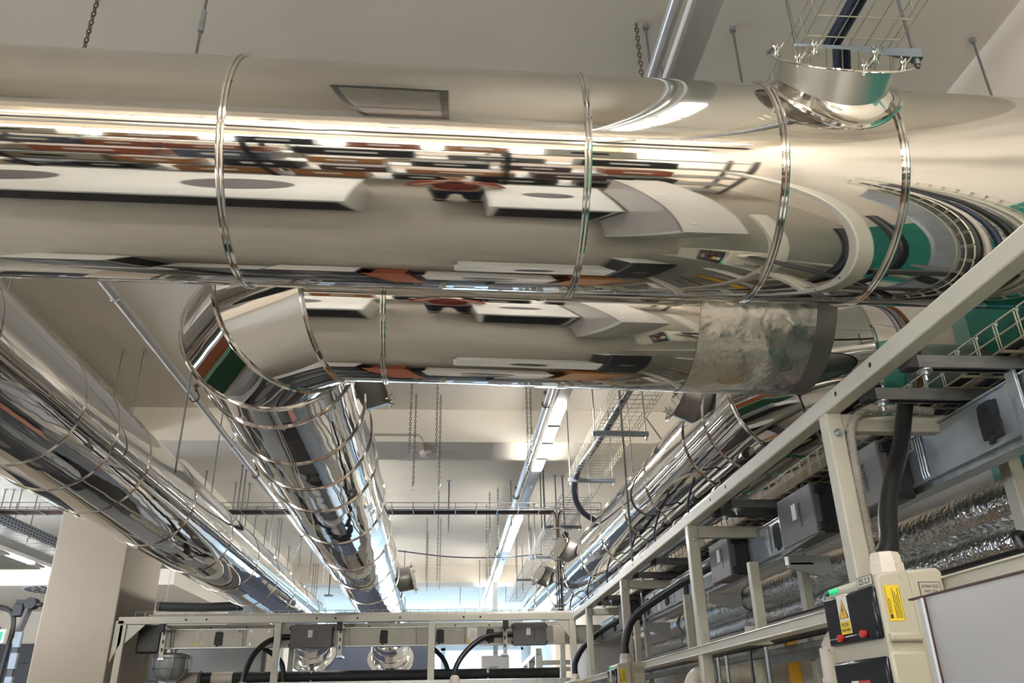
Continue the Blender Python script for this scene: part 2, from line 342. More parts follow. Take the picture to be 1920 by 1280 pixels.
def port(par, c, ax, ctr, axis_d, h, rc, rl, side, nuts=6, m='rim', name='inspection_port', skirt=True, phase=0.4):
    """collar standing on a duct (axis through ctr along axis_d), closed by a lid on wing nuts; c is the lid's centre"""
    c = Vector(c); ax = Vector(ax).normalized(); ctr = Vector(ctr); ad = Vector(axis_d).normalized()
    u = (ad-ax*ad.dot(ax)).normalized(); w = ax.cross(u); b = B(); n = 64
    top = []; bot = []; flare = []
    for k in range(n):
        a = 2*math.pi*k/n; e = u*math.cos(a)+w*math.sin(a)
        def foot(rr):
            dx = rr*math.sin(a); return ctr+ad*(c-ctr).dot(ad)+u*rr*math.cos(a)+w*dx+ax*math.sqrt(max(R0*R0-dx*dx, 0))
        top.append(c+e*rc); bot.append(foot(rc)); flare.append(foot(rc+0.045)+ax*0.004)
    mid = [x.lerp(y, 0.72) for x, y in zip(top, bot)]
    b.add(top+mid+bot, [(i*n+k, i*n+(k+1)%n, (i+1)*n+(k+1)%n, (i+1)*n+k) for i in range(2) for k in range(n)])
    p = obj(name, b, m, par)
    sk = B(); sk.add([x.lerp(y, 0.2) for x, y in zip(bot, top)]+[x.lerp(y, 0.5) for x, y in zip(bot, flare)]+flare, [(i*n+k, i*n+(k+1)%n, (i+1)*n+(k+1)%n, (i+1)*n+k) for i in range(2) for k in range(n)])
    if skirt:
        obj('flared_skirt', sk, 'band', p)
        wr = B(); wr.tube(flare+[flare[0]], 0.007, 6, False); obj('bead', wr, 'band', p)
    l = B(); l.lathe([(0.0001, 0.0), (rl, 0.0), (rl+0.003, 0.003), (rl, 0.006), (0.0001, 0.006)], c, ax, 64)
    l2 = obj('lid', l, 'chrome', p)
    for k in range(nuts):
        a = 2*math.pi*(k+phase)/nuts; e = u*math.cos(a)+w*math.sin(a); q = c+e*(rl-0.028)
        b = B(); wingnut(b, q+ax*0.006, ax, side); b.cyl(q-ax*0.012, q, 0.007, 8); obj('wing_nut', b, 'band', p)
    return p
# --- big transverse duct across the whole picture
MD = Vector((1, 0.005, -0.010)).normalized()
mp = lambda x: Vector((x, 2.122+0.005*x, 1.543-0.010*x))
duct = thing('ventilation_duct', 'big mirror polished duct running across the whole width, nearest to the viewer', 'duct', (0.3, 2.12, 1.19))
mx = [-4.6, -2.35, -0.6325, 0.3743, 0.9434, 1.2993, 2.72]
for i in range(len(mx)-1):
    obj('jacket_section', shell(mp(mx[i]), mp(mx[i+1]), R0-0.0006*(i % 2)), 'chrome', duct)
for x in mx[1:-1]: band('band', mp(x), MD, MD, duct)
th = math.radians(36.5); hax = Vector((0, -math.cos(th), math.sin(th)))
port(duct, mp(1.16)+hax*(R0+0.085), hax, mp(1.16), MD, 0.085, 0.165, 0.213, (1, 0, 0), 6, 'brushed', phase=0.5)
obj('end_cap', B().lathe([(0.0001, 0), (R0, 0), (R0, 0.01), (0.0001, 0.01)], mp(-4.6), MD, 64), 'brushed', duct)
# --- mitred bends
def bend(ctr, r, a0, sgn, joints=(15, 45, 75)):
    """joint points of a mitred 90 degree bend, angle measured from -Y towards sgn*X"""
    rb = r/math.cos(math.radians(15)); return [Vector((ctr[0]+sgn*rb*math.sin(math.radians(a)), ctr[1]-rb*math.cos(math.radians(a)), ctr[2])) for a in joints]
# --- second duct: short transverse run, bend at its left end, long run into the depth
d2 = thing('ventilation_duct', 'polished central duct bending from a foil wrapped crosspiece into a long run', 'duct', (-0.6, 4.0, 1.18), 'polished ducts running into the depth')
RB = 0.42
cx0, cy0 = -0.775+RB, 2.925+RB
J = bend((cx0, cy0, 1.553), RB, 0, -1)
lowp = lambda x: Vector((x, 2.931+0.015*x, 1.55-0.015*x))
cenp = lambda y: Vector((-0.819-0.021*(y-5), y, 1.525+0.002*(y-5)))
A0 = lowp(1.42); A1 = J[0]; A1.y = lowp(A1.x).y; A1.z = lowp(A1.x).z
Y1 = J[2]; Y1.x = cenp(Y1.y).x; Y1.z = cenp(Y1.y).z
J[1].z = (A1.z+Y1.z)/2
yr = [3.46, 4.04, 4.55, 5.10, 6.15, 7.36, 8.56, 9.8, 11.2, 12.7, 14.2, 15.6]
dX = (A1-A0).normalized(); dB = (J[1]-A1).normalized(); dC = (Y1-J[1]).normalized(); dY = (cenp(15)-Y1).normalized()
foilx = 0.934
obj('jacket_section', shell(lowp(foilx+0.06), lowp(-0.252), R0), 'chrome', d2)
obj('jacket_section', shell(lowp(-0.252), A1, R0-0.0005, None, dB), 'chrome', d2)
obj('elbow_segment', shell(A1, J[1], R0, dX, dC), 'chrome_y', d2)
obj('elbow_segment', shell(J[1], Y1, R0, dB, dY), 'chrome_y', d2)
obj('foil_wrap', shell(lowp(1.387), lowp(foilx), R0+0.002, n=128, nl=24), 'foil', d2)
eb = shell(lowp(1.47), lowp(1.38), R0-0.004); obj('bare_rim', eb, 'baremetal', d2)
obj('end_disc', B().lathe([(0.0001, 0), (R0-0.02, 0), (R0-0.012, 0.02), (0.0001, 0.02)], lowp(1.44), -dX, 64), 'rim', d2)
band('band', lowp(-0.252), dX, dX, d2)
band('band', A1, dX, dB, d2, w=0.009, two=False); band('band', J[1], dB, dC, d2, w=0.009, two=False); band('band', Y1, dC, dY, d2, w=0.008, two=False)
prev = Y1; pd = dC
for i, y in enumerate(yr):
    q = cenp(y); obj('jacket_section', shell(prev, q, R0-0.0006*(i % 2), pd if i == 0 else None), 'chrome_y', d2)
    band('band', q, dY, dY, d2, w=0.006, two=False); prev = q; pd = dY
def down_end(par, p, d, m='chrome_y', drop=0.62):
    """last bend: dips, ribbed, and ends in a bright flange"""
    P = [p]; a = 0.0; q = p.copy(); side = Vector((0,0,-1))
    for k in range(5):
        a += math.radians(8.5); dd = d*math.cos(a)+side*math.sin(a); q = q+dd*0.24; P.append(q.copy())
    for k in range(5):
        b = B(); b.tube([P[k], P[k+1]], R0, 64, False); obj('elbow_segment', b, m, par)
        t = (P[k+1]-P[k]).normalized(); b = B(); b.torus(P[k+1], t, R0, 0.012, 64, 6); obj('band', b, 'band', par)
    t = (P[5]-P[4]).normalized(); b = B(); b.lathe([(R0, 0), (R0+0.09, 0.02), (R0+0.09, 0.06), (0.0001, 0.06)], P[5], t, 64); obj('end_flange', b, 'band', par)
down_end(d2, cenp(15.6), dY)
nax = Vector((0.94, 0.0, 0.34)).normalized(); ny = 4.15
port(d2, cenp(ny)+nax*(R0+0.10), nax, cenp(ny), dY, 0.10, 0.13, 0.165, (0, 0, 1), 5, skirt=False)
ny = 10.9; nax = Vector((0.97, -0.1, 0.2)).normalized(); port(d2, cenp(ny)+nax*(R0+0.16), nax, cenp(ny), dY, 0.16, 0.15, 0.2, (0, 0, 1), 4, skirt=False)
# --- left duct
lp = lambda y: Vector((-2.278-0.021*(y-5), y, 1.541+0.008*(y-5)))
d3 = thing('ventilation_duct', 'polished duct running into the depth along the left column', 'duct', (-2.3, 6, 1.19), 'polished ducts running into the depth')
dL = (lp(15)-lp(5)).normalized(); yl = [0.8, 2.2, 3.2, 4.12, 4.62, 5.2, 6.32, 7.64, 8.92, 10.2, 11.5, 12.8, 14.2, 15.4]
for i in range(len(yl)-1):
    obj('jacket_section', shell(lp(yl[i]), lp(yl[i+1]), R0-0.0006*(i % 2)), 'chrome_y', d3)
    if i: band('band', lp(yl[i]), dL, dL, d3, w=0.0042, two=False)
band('band', lp(yl[-1]), dL, dL, d3, w=0.006, two=False)
down_end(d3, lp(15.4), dL)
obj('end_cap', B().lathe([(0.0001, 0), (R0, 0), (R0, 0.01), (0.0001, 0.01)], lp(0.8), dL, 64), 'brushed', d3)
# --- right duct: comes out of the wall, bends, long run into the depth
rp = lambda y: Vector((1.792-0.015*(y-5), y, 1.55))
d4 = thing('ventilation_duct', 'polished duct bending out of the right wall into a long run above the cream frame', 'duct', (1.9, 5, 1.2), 'polished ducts running into the depth')
RB2 = 0.40; yb = 4.06
cxr = rp(yb).x+RB2
JR = bend((cxr, yb, 1.55), RB2, 0, -1)
ya = yb-RB2
dR = (rp(15)-rp(5)).normalized()
xs0 = Vector((2.20, ya, 1.55)); xw = Vector((2.73, ya, 1.55)); dXR = Vector((-1, 0, 0)); dBR = (JR[1]-JR[0]).normalized(); dCR = (JR[2]-JR[1]).normalized(); JR[2].x = rp(JR[2].y).x
bare = shell(xs0, JR[0]+Vector((0.06, 0, 0)), R0); bs = obj('bare_sleeve', bare, 'sleevegrey', d4)
for k in range(1):
    st = B(); cc = xs0+Vector((-0.075, 0, 0)); st.lathe([(R0+0.0008, 0), (R0+0.0015, 0.002), (R0+0.0008, 0.004)], cc, (1,0,0), 96); st.lathe([(R0+0.0008, 0.010), (R0+0.0015, 0.011), (R0+0.0008, 0.012)], cc, (1,0,0), 96); obj('marker_line', st, 'blue', bs)
b = B()
b.torus(xs0, (1,0,0), R0, 0.012, 64, 8); obj('sealant_bead', b, 'seal', d4)
obj('wall_sleeve', shell(xw, xs0, 0.16), 'rim', d4)
obj('end_plate', B().lathe([(0.15, 0), (R0, 0), (R0, 0.006), (0.15, 0.006)], xs0-Vector((0.01,0,0)), (1,0,0), 64, True), 'ductgrey', d4)
obj('elbow_segment', shell(JR[0]+Vector((0.06, 0, 0)), JR[0], R0, None, dBR), 'chrome', d4)
band('band', JR[0]+Vector((0.06, 0, 0)), dXR, dXR, d4, w=0.008, two=False, m='rim')
obj('elbow_segment', shell(JR[0], JR[1], R0, dXR, dCR), 'chrome_y', d4); obj('elbow_segment', shell(JR[1], JR[2], R0, dBR, dR), 'chrome_y', d4)
band('band', JR[0], dXR, dBR, d4, w=0.009, two=False); band('band', JR[1], dBR, dCR, d4, w=0.009, two=False); band('band', JR[2], dCR, dR, d4, w=0.009, two=False)
prev = JR[2]; yrr = [4.3, 4.7, 5.7, 6.45, 7.45, 8.55, 9.8, 11.2, 12.7, 14.2, 16.0]
for i, y in enumerate(yrr):
    q = rp(y); obj('jacket_section', shell(prev, q, R0-0.0006*(i % 2), dCR if i == 0 else None), 'chrome_y', d4)
    band('band', q, dR, dR, d4, w=0.006, two=False); prev = q
obj('end_cap', B().lathe([(0.0001, 0), (R0, 0), (R0, 0.01), (0.0001, 0.01)], rp(16.0), dR, 64), 'brushed', d4)
nax = Vector((-0.90, -0.05, 0.42)).normalized(); ny = 4.50
port(d4, rp(ny)+nax*(R0+0.11), nax, rp(ny), dR, 0.11, 0.135, 0.175, (0, 0, 1), 5, skirt=False)
for ny in (9.6, 11.6):
    nax = Vector((-0.85, -0.3, 0.45)).normalized(); port(d4, rp(ny)+nax*(R0+0.15), nax, rp(ny), dR, 0.15, 0.14, 0.18, (0, 0, 1), 4, skirt=False)
# ================================================================ things hanging under the ceiling
def rodthing(x, y, z0, label, r=0.006, top=CZ, nut=True, lean=0.0, group='threaded rods hanging from the ceiling', name='threaded_rod'):
    if y > 9.5: r *= 1.4
    b = B(); b.cyl((x, y, z0), (x, y, top), r, 8)
    o = tag(obj(name, b, 'rod', origin=(x, y, z0)), label, 'rod', group)
    if nut:
        n = B(); n.cyl((x, y, top-0.022), (x, y, top), r*2.6, 8); obj('anchor_nut', n, 'zinc', o)
    return o
def chainthing(x, y, z0, label, top=CZ, group='chains hanging from the ceiling', hook=True, s=1.0):
    b = B(); z = top; k = 0; p = 0.027*s
    while z > z0+0.05:
        c = []
        for i in range(10):
            a = 2*math.pi*i/10; u = math.cos(a)*0.009*s; w = math.sin(a)*0.017*s
            c.append((x+(u if k % 2 else 0), y+(0 if k % 2 else u), z-0.017*s+w))
        b.tube(c+[c[0]], 0.0036*s, 5, False); z -= p; k += 1
    o = tag(obj('hanging_chain', b, 'chain'), label, 'chain', group)
    if hook:
        c = [(x+math.cos(2*math.pi*i/14)*0.013, y, z0+0.035+math.sin(2*math.pi*i/14)*0.035) for i in range(14)]
        h = B(); h.tube(c+[c[0]], 0.004, 6, False); obj('carabiner', h, 'zinc', o)
    return o
ROD = 'threaded rods hanging from the ceiling'
for a in [(0.94, 2.91, 1.9, 'single threaded rod above the near duct, right of the long thin chain'),
          (1.38, 2.9, 1.88, 'threaded rod just right of the white lamp trunking above the near duct'),
          (2.64, 2.9, 0.9, 'threaded rod hanging by the right wall at the upper right corner'),
          (-1.11, 2.7, 1.87, 'rod with a coupling sleeve above the near duct, upper left')]:
    rodthing(*a)
b = B(); b.cyl((-1.11, 2.7, 2.72), (-1.11, 2.7, 2.84), 0.013, 10); 
tag(obj('rod_coupling', b, 'zinc'), 'cylindrical sleeve joining two rods above the near duct', 'coupling')
for i, (x, y, z) in enumerate([(-0.0, 11.5, 2.36), (0.9, 11.5, 2.45), (1.27, 10.94, 2.3), (1.31, 10.94, 2.3), (1.51, 11.18, 2.35), (1.62, 11.2, 1.3)]):
    rodthing(x, y, z, ['dark rod carrying the cable ladder between centre duct and lamp trunking', 'rod carrying the cable ladder beside the lamp trunking', 'left rod of the close pair right of the lit lamps', 'right rod of the close pair right of the lit lamps', 'short rod ending above the cable ladder near its vertical drop', 'long rod crossing the right duct in front of the far wire tray'][i], 0.008 if i in (0, 5) else 0.006)
rodthing(1.41, 6.2, 1.02, 'tall rod from ceiling down to the cream top rail before the right duct', 0.009)
for i, (x, y, z) in enumerate([(1.38, 12.88, 1.49), (1.5, 14.68, 2.14), (1.36, 16.4, 2.05), (1.49, 16.41, 2.22), (0.7, 18.11, 2.1), (0.34, 22.0, 2.62), (1.54, 22.0, 2.68), (-0.88, 16.94, 2.5), (0.96, 16.97, 2.78), (-0.97, 11.5, 2.9)]):
    rodthing(x, y, z, ['far rod ending low beside the right duct', 'far rod left of the wire tray, before the second beam', 'left of two equal rods beside the far wire tray', 'right of two equal rods beside the far wire tray', 'lone long rod under the second beam left of the last lamp', 'short rod beyond the second beam, left of the last lamp', 'short rod beyond the second beam, right of the last lamp', 'far rod close to the right flank of the centre duct', 'tiny rod end behind the lamp trunking', 'short rod touching the centre duct near the smoke detector'][i])
for i, (x, y, z) in enumerate([(-3.0, 6.97, 1.7), (-2.81, 6.96, 1.7), (-2.38, 4.0, 1.8), (-2.3, 7.9, 1.85), (-1.76, 5.2, 1.45)]):
    rodthing(x, y, z, ['left one of the two short rods above the left duct', 'right one of the two short rods above the left duct', 'rod reaching the left duct at the left picture edge', 'rod behind the left duct under the first beam', 'bluish rod beside the bend of the centre duct, carrying a clamp'][i])
lr = [(-2.76, 10.73, 2.1), (-2.76, 10.94, 2.2), (-3.05, 11.61, 2.4), (-2.86, 11.63, 2.2), (-3.06, 13.07, 2.5), (-3.08, 13.96, 2.5), (-2.59, 12.09, 2.0), (-2.88, 14.0, 2.2), (-2.84, 14.04, 2.2), (-3.13, 16.43, 2.5), (-2.69, 15.2, 2.1), (-2.65, 16.22, 2.4), (-2.95, 18.5, 2.3), (-2.9, 18.5, 2.3), (-2.85, 18.5, 2.3), (-3.3, 11.0, 2.7), (-2.2, 14.9, 2.2)]
ordn = ['nearest', 'second', 'third', 'fourth', 'fifth', 'sixth', 'seventh', 'eighth', 'ninth', 'tenth', 'eleventh', 'twelfth', 'thirteenth', 'fourteenth', 'fifteenth', 'sixteenth', 'seventeenth']
for i, (x, y, z) in enumerate(sorted(lr, key=lambda t: t[1])):
    rodthing(x, y, z, 'thin rod between left and centre duct, %s from the viewer' % ordn[i])
for i, (x, y, z) in enumerate([(-6.41, 12.0, 2.5), (-6.29, 12.0, 2.45), (-6.18, 12.0, 2.6), (-5.45, 11.0, 2.13)]):
    rodthing(x, y, z, ['leftmost rod above the perforated tray in the left aisle', 'second rod from the left above the perforated tray', 'third rod from the left above the perforated tray', 'long rod down to the perforated tray beside the column'][i])
b = B(); b.cyl((-2.3, 13.0, 2.55), (-2.42, 12.6, 2.0), 0.007, 8); tag(obj('brace_rod', b, 'rod'), 'slanted dark brace rod between left and centre duct', 'rod')
# chains
CH = [(0.89, 2.9, 1.88, 'long thin chain above the near duct, left of the lamp trunking', False), (-1.69, 2.9, 1.86, 'chain at the upper left above the near duct', False),
      (-0.39, 7.6, 2.29, 'short front chain left of the smoke detector', True), (-0.36, 8.0, 2.06, 'long chain with carabiner left of the smoke detector', True), (-0.13, 7.6, 2.29, 'short chain right of the smoke detector', True), (-0.10, 8.0, 2.07, 'long chain right of the smoke detector', True),
      (0.78, 7.7, 2.15, 'longer one of the two chains left of the lit lamps', False), (0.82, 7.7, 2.28, 'shorter one of the two chains left of the lit lamps', False),
      (-0.15, 12.01, 1.76, 'long far chain hanging past the cable ladder, nearest of the far left group', True), (-0.13, 13.89, 1.84, 'far chain just right of the longest far chain', True), (-0.36, 13.85, 2.0, 'far chain next to the centre duct', True), (-0.37, 15.04, 2.0, 'farthest chain next to the centre duct', True),
      (0.62, 12.1, 1.8, 'far chain left of the lamp trunking, longer of a pair', True), (0.61, 12.89, 1.91, 'far chain left of the lamp trunking, shorter of a pair', True), (0.73, 11.85, 2.06, 'single thin far chain close to the lamp trunking', False), (1.1, 11.0, 2.23, 'pale chain hanging in front of the lamp gap', False)]
for x, y, z, l, hk in CH: chainthing(x, y, z, l, hook=hk, s=1.0 if y < 9 else 1.15)
# lamp trunking
t = thing('lamp_trunking', 'long white lamp trunking with lit and unlit lengths hung under the ceiling', 'lamp', (1.03, 10, 2.6), 'continuous lamp lines')
obj('housing', B().box(0.965, -1.0, 2.61, 1.085, 22.0, 2.70), 'tubeoff', t, 0.006)
def lamps(par, x0, x1, z, segs, gap=0.035):
    for y0, y1, n in segs:
        L = (y1-y0)/n
        for k in range(n):
            obj('lit_diffuser', B().box(x0, y0+k*L+gap, z-0.012, x1, y0+(k+1)*L-gap, z+0.006), 'tube', par, 0.004)
            g = B()
            if k: g.box(x0-0.004, y0+k*L-gap, z-0.020, x1+0.004, y0+k*L+gap, z+0.004); obj('lamp_joint', g, 'flex', par)
lamps(t, 0.97, 1.08, 2.60, [(-0.7, 1.3, 3), (6.95, 9.2, 4), (11.65, 14.3, 4), (16.45, 21.6, 4)])
for y in (9.9, 11.2, 15.2): 
    b = B(); b.box(1.0, y, 2.595, 1.05, y+0.05, 2.61); obj('mounting_clip', b, 'zinc', t)
for y in (3.0, 6.0, 11.0, 15.0, 19.0):
    b = B(); b.cyl((1.025, y, 2.70), (1.025, y, CZ), 0.006, 8); obj('suspension_rod', b, 'rod', t)
t = thing('lamp_trunking', 'lamp line hanging under the perforated tray in the left aisle', 'lamp', (-6.0, 9.5, 2.2), 'continuous lamp lines')
def laisle_x(y): return -5.75
obj('housing', B().box(-5.83, -0.85, 2.045, -5.73, 13.2, 2.10), 'tubeoff', t, 0.005)
lamps(t, -5.825, -5.735, 2.035, [(0.5, 5.5, 4), (7.0, 13.1, 6)], 0.16)
for x, g, seg in ((-1.3, 'unlit', [(-8.2, -5.0, 3), (-4.4, -2.2, 2)]), (1.6, 'x', [(-8.0, -4.6, 3)])):
    t = thing('lamp_trunking', 'lamp line behind the viewer, %s of the two mirrored in the near duct' % ('left' if x < 0 else 'right'), 'lamp', (x, -5, 2.6), 'continuous lamp lines')
    obj('housing', B().box(x-0.06, -8.6, 2.61, x+0.06, -1.75, 2.68), 'tubeoff', t, 0.005)
    lamps(t, x-0.055, x+0.055, 2.6, seg)
t = thing('lamp_trunking', 'added lamp line hidden above the central duct, brightening the bay, mirrored in its neighbours', 'lamp', (-1.45, 12, 2.65), 'continuous lamp lines')  # unseen lamps added to brighten the middle bay
obj('housing', B().box(-1.51, 9.4, 2.66, -1.39, 20.0, 2.72), 'tubeoff', t, 0.005)
lamps(t, -1.505, -1.395, 2.65, [(10.2, 14.4, 5), (15.4, 19.8, 5)])
for y in (10, 12.5, 17): b = B(); b.cyl((-1.45, y, 2.72), (-1.45, y, CZ), 0.006, 6); obj('suspension_rod', b, 'rod', t)
# white sprinkler pipe (left) and silver pipe (beside the lamps), with clamps
def clampthing(x, y, z, r, par, m='clamp'):
    b = B(); pts = [(x+math.cos(a)*(r+0.006), y, z+math.sin(a)*(r+0.006)) for a in [math.radians(q) for q in range(150, 391, 20)]]
    b.tube(pts, 0.007, 6); b.cyl((x, y, z+r+0.02), (x, y, z+r+0.10), 0.008, 6); b.box(x-0.02, y-0.012, z+r+0.07, x+0.02, y+0.012, z+r+0.09)
    b.tube([(x+r+0.004, y, z+0.02), (x+r*0.6, y, z+r+0.02), (x, y, z+r+0.06)], 0.006, 6); obj('pipe_clamp', b, m, par)
t = thing('sprinkler_pipe', 'thin white pipe hung on clamps between left and centre duct', 'pipe', (-2.25, 9, 2.6))
obj('pipe', B().tube([(-2.265, 1.0, 2.6), (-2.255, 7.0, 2.6), (-2.30, 22, 2.6)], 0.030, 16), 'pipewhite', t)
for y in (4.97, 8.25, 11.2): 
    x = -2.26; b = B(); b.tube([(x+math.cos(a)*0.036, y, 2.6+math.sin(a)*0.036) for a in [2*math.pi*k/16 for k in range(17)]], 0.004, 6, False); b.tube([(x, y, 2.636), (x, y, 2.70), (x+0.012, y, 2.73), (x, y, 2.76), (x, y, CZ)], 0.005, 6); obj('loop_hanger', b, 'zinc', t)
for y in (6.87, 9.4, 12.8, 16.4): clampthing(-2.262, y, 2.6, 0.032, t)
t = thing('conduit_pipe', 'silver grey pipe running just left of the lamp trunking', 'pipe', (0.89, 10, 2.6))
obj('pipe', B().tube([(0.885, -1, 2.6), (0.88, 21, 2.6)], 0.028, 16), 'silverpipe', t)
for y in (6.94, 10.4, 14.6): clampthing(0.883, y, 2.6, 0.03, t)
# smoke detector on its conduit at the first beam
t = thing('smoke_detector', 'round cream smoke detector with its conduit under the first concrete beam', 'detector', (-0.27, 8.84, 2.66))
obj('sensor_base', B().lathe([(0.0001, 0.0), (0.035, 0.0), (0.05, 0.018), (0.062, 0.022), (0.066, 0.05), (0.066, 0.068), (0.0001, 0.068)], (-0.27, 8.84, 2.655), (0,0,1), 32), 'pvc', t)
obj('conduit', B().tube(spline([(-1.2, 8.47, 2.80), (-0.45, 8.47, 2.80), (-0.34, 8.48, 2.795), (-0.30, 8.49, 2.75), (-0.29, 8.6, 2.715), (-0.27, 8.8, 2.715)], 6), 0.011, 10), 'greylabel', t)
tag(obj('notice_sticker', B().box(-0.47, 8.80, 2.722, -0.40, 8.90, 2.727), 'paper'), 'small pale sticker beside the smoke detector', 'sticker')
tag(obj('alarm_disc', B().lathe([(0.0001, 0), (0.09, 0), (0.09, 0.02), (0.0001, 0.03)], (1.35, 24.0, 3.06), (0,0,1), 24), 'clamp'), 'flat brown ceiling disc beyond the last lamp', 'detector')
tag(obj('alarm_disc', B().lathe([(0.0001, 0), (0.10, 0), (0.10, 0.02), (0.012, 0.03), (0.012, 0.80), (0.0001, 0.80)], (-2.45, 17.6, 2.30), (0,0,1), 24), 'clamp'), 'flat brown disc under the far end of the white pipe', 'detector')
# sagging cable
b = B(); b.tube(spline([(-0.85, 14, 2.56), (0.0, 14, 2.46), (0.73, 14, 2.44), (1.62, 14, 2.49)], 8), 0.010, 8); tag(obj('sagging_cable', b, 'navy'), 'dark cable sagging between centre duct and wire tray', 'cable')
# transverse cable ladder
t = thing('cable_ladder', 'cable ladder with red brown cables crossing the hall under the ceiling', 'cable ladder', (-2, 10.0, 2.28))
b = B()
for z, y in ((2.30, 9.90), (2.30, 10.14)): b.box(-9.8, y-0.008, z, 1.9, y+0.008, z+0.012)
for z, y in ((2.39, 9.90), (2.39, 10.14)): b.box(-9.8, y-0.004, z, 1.9, y+0.004, z+0.008)
x = -9.8
while x < 1.9:
    b.box(x, 9.89, 2.29, x+0.012, 10.15, 2.302); b.box(x, 9.895, 2.30, x+0.008, 9.903, 2.395); b.box(x, 10.137, 2.30, x+0.008, 10.145, 2.395); x += 0.26
obj('mesh_frame', b, 'rod', t)
for k, (y, r) in enumerate(((9.93, 0.012), (9.98, 0.011), (10.03, 0.013), (10.08, 0.011))):
    obj('cable', B().tube([(-9.8, y, 2.30+r), (-4, y+0.006, 2.302+r), (1.30, y, 2.30+r)], r, 8), 'ladder', t)
t = thing('cable_drop', 'vertical bundle of cables dropping from the cable ladder in front of the right duct', 'cables', (1.36, 10.0, 1.0))
for k, (x, s) in enumerate(((1.32, -1), (1.345, -1), (1.37, 1), (1.39, 1))):
    obj('cable', B().tube(spline([(x+s*0.14, 10.0, 2.335), (x+s*0.06, 10.0, 2.32), (x, 10.0, 2.22), (x, 10.0, 1.7), (x, 10.0, 1.05)], 6), 0.010, 8), 'flex' if k in (0, 3) else 'ladder', t)
b = B()
for k in range(9): b.box(1.29, 9.975, 1.05+k*0.13, 1.42, 10.025, 1.062+k*0.13)
obj('tie_bracket', b, 'rod', t)
# wire mesh tray with its cross bars
t = thing('wire_mesh_tray', 'wire mesh cable tray hung from cross bars right of the lamp trunking', 'cable tray', (1.52, 8, 2.3))
ZT = 2.33
b = B()
for x, z in [(1.33+0.063*k, ZT) for k in range(7)]+[(1.325, ZT+0.05), (1.325, ZT+0.10), (1.715, ZT+0.05), (1.715, ZT+0.10)]:
    b.tube([(x, -1, z), (x, 8.6 if z <= ZT else 8.6, z)], 0.0026, 5)
y = 1.0
while y < 8.6:
    b.tube([(1.325, y, ZT+0.105), (1.325, y, ZT), (1.715, y, ZT), (1.715, y, ZT+0.105)], 0.0026, 5); y += 0.10
obj('mesh_basket', b, 'wire', t)
b = B()
for x, z in [(1.36+0.085*k, ZT-0.02) for k in range(5)]+[(1.355, ZT+0.05), (1.705, ZT+0.05)]: b.tube([(x, 9.3, z), (x, 19, z)], 0.004, 5)
y = 9.3
while y < 19: b.tube([(1.355, y, ZT+0.09), (1.355, y, ZT-0.02), (1.705, y, ZT-0.02), (1.705, y, ZT+0.09)], 0.004, 5); y += 0.12
b.tube([(1.38, 8.5, ZT), (1.38, 9.0, ZT-0.05), (1.38, 9.3, ZT-0.02)], 0.004, 5); b.tube([(1.68, 8.5, ZT), (1.68, 9.0, ZT-0.05), (1.68, 9.3, ZT-0.02)], 0.004, 5)
obj('mesh_basket', b, 'rod', t)
for i, y in enumerate((2.25, 6.9, 8.5, 10.9, 13.2, 15.6)):
    b = B(); b.box(1.292, y-0.02, ZT-0.05, 1.808, y+0.02, ZT-0.008); s = obj('cross_bar', b, 'perf', t, 0.003)
    for x in (1.315, 1.785):
        b = B(); b.cyl((x, y, ZT-0.09), (x, y, CZ), 0.006, 8); obj('hanger_rod', b, 'rod', s)
        b = B(); b.cyl((x, y, ZT-0.075), (x, y, ZT-0.05), 0.013, 6); obj('hex_nut', b, 'zinc', s)
t = thing('black_cable', 'thick dark cable lying in the wire mesh tray and dropping out near the first beam', 'cable', (1.5, 6, 2.34))
obj('sheath', B().tube(spline([(1.47, -1, ZT+0.035), (1.47, 3, ZT+0.035), (1.45, 5.5, ZT+0.035), (1.42, 7.4, ZT+0.035), (1.38, 8.3, ZT+0.03), (1.40, 8.8, ZT-0.08), (1.52, 9.1, ZT-0.22), (1.75, 9.3, ZT-0.32)], 8), 0.033, 12), 'navy', t)
b = B()
for k in range(18): 
    y = 3.2+k*0.25; b.torus((1.465-0.010*max(0, (y-3)), y, ZT+0.035), (0, 1, 0), 0.034, 0.004, 16, 5)
obj('cable_tie', b, 'silverpipe', t)
b = B(); b.cyl((1.72, 6.6, ZT+0.02), (1.95, 6.9, ZT-0.12), 0.006, 8); tag(obj('brace_rod', b, 'rod'), 'short slanted brace rod right of the wire mesh tray', 'rod')
# left aisle: perforated tray, diffuser, door operator, exit sign, black roll
t = thing('perforated_tray', 'grey blue perforated cable tray in the left aisle', 'cable tray', (-5.7, 9, 2.25))
b = B(); b.box(-5.72, 2, 2.20, -5.40, 14.5, 2.206); b.box(-5.72, 2, 2.20, -5.716, 14.5, 2.34); b.box(-5.404, 2, 2.20, -5.40, 14.5, 2.34); obj('tray_body', b, 'perf', t)
h = B(); y = 6.0
while y < 14.4:
    for z in (2.225, 2.262, 2.30): h.box(-5.3995, y, z, -5.3985, y+0.045, z+0.018)
    y += 0.085
obj('slot_rows', h, 'blackmatt', t)
b = B(); y = 6
while y < 14.4: b.box(-5.70, y, 2.19, -5.42, y+0.03, 2.1995); y += 0.11
obj('rung_rows', b, 'rim', t)
t = thing('ceiling_diffuser', 'round swirl air diffuser in the white soffit left of the column', 'vent', (-6.2, 14.2, 1.92))
obj('face_plate', B().lathe([(0.0001, 0), (0.52, 0), (0.54, 0.01), (0.0001, 0.01)], (-6.15, 13.75, 1.915), (0,0,1), 40), 'white', t)
b = B()
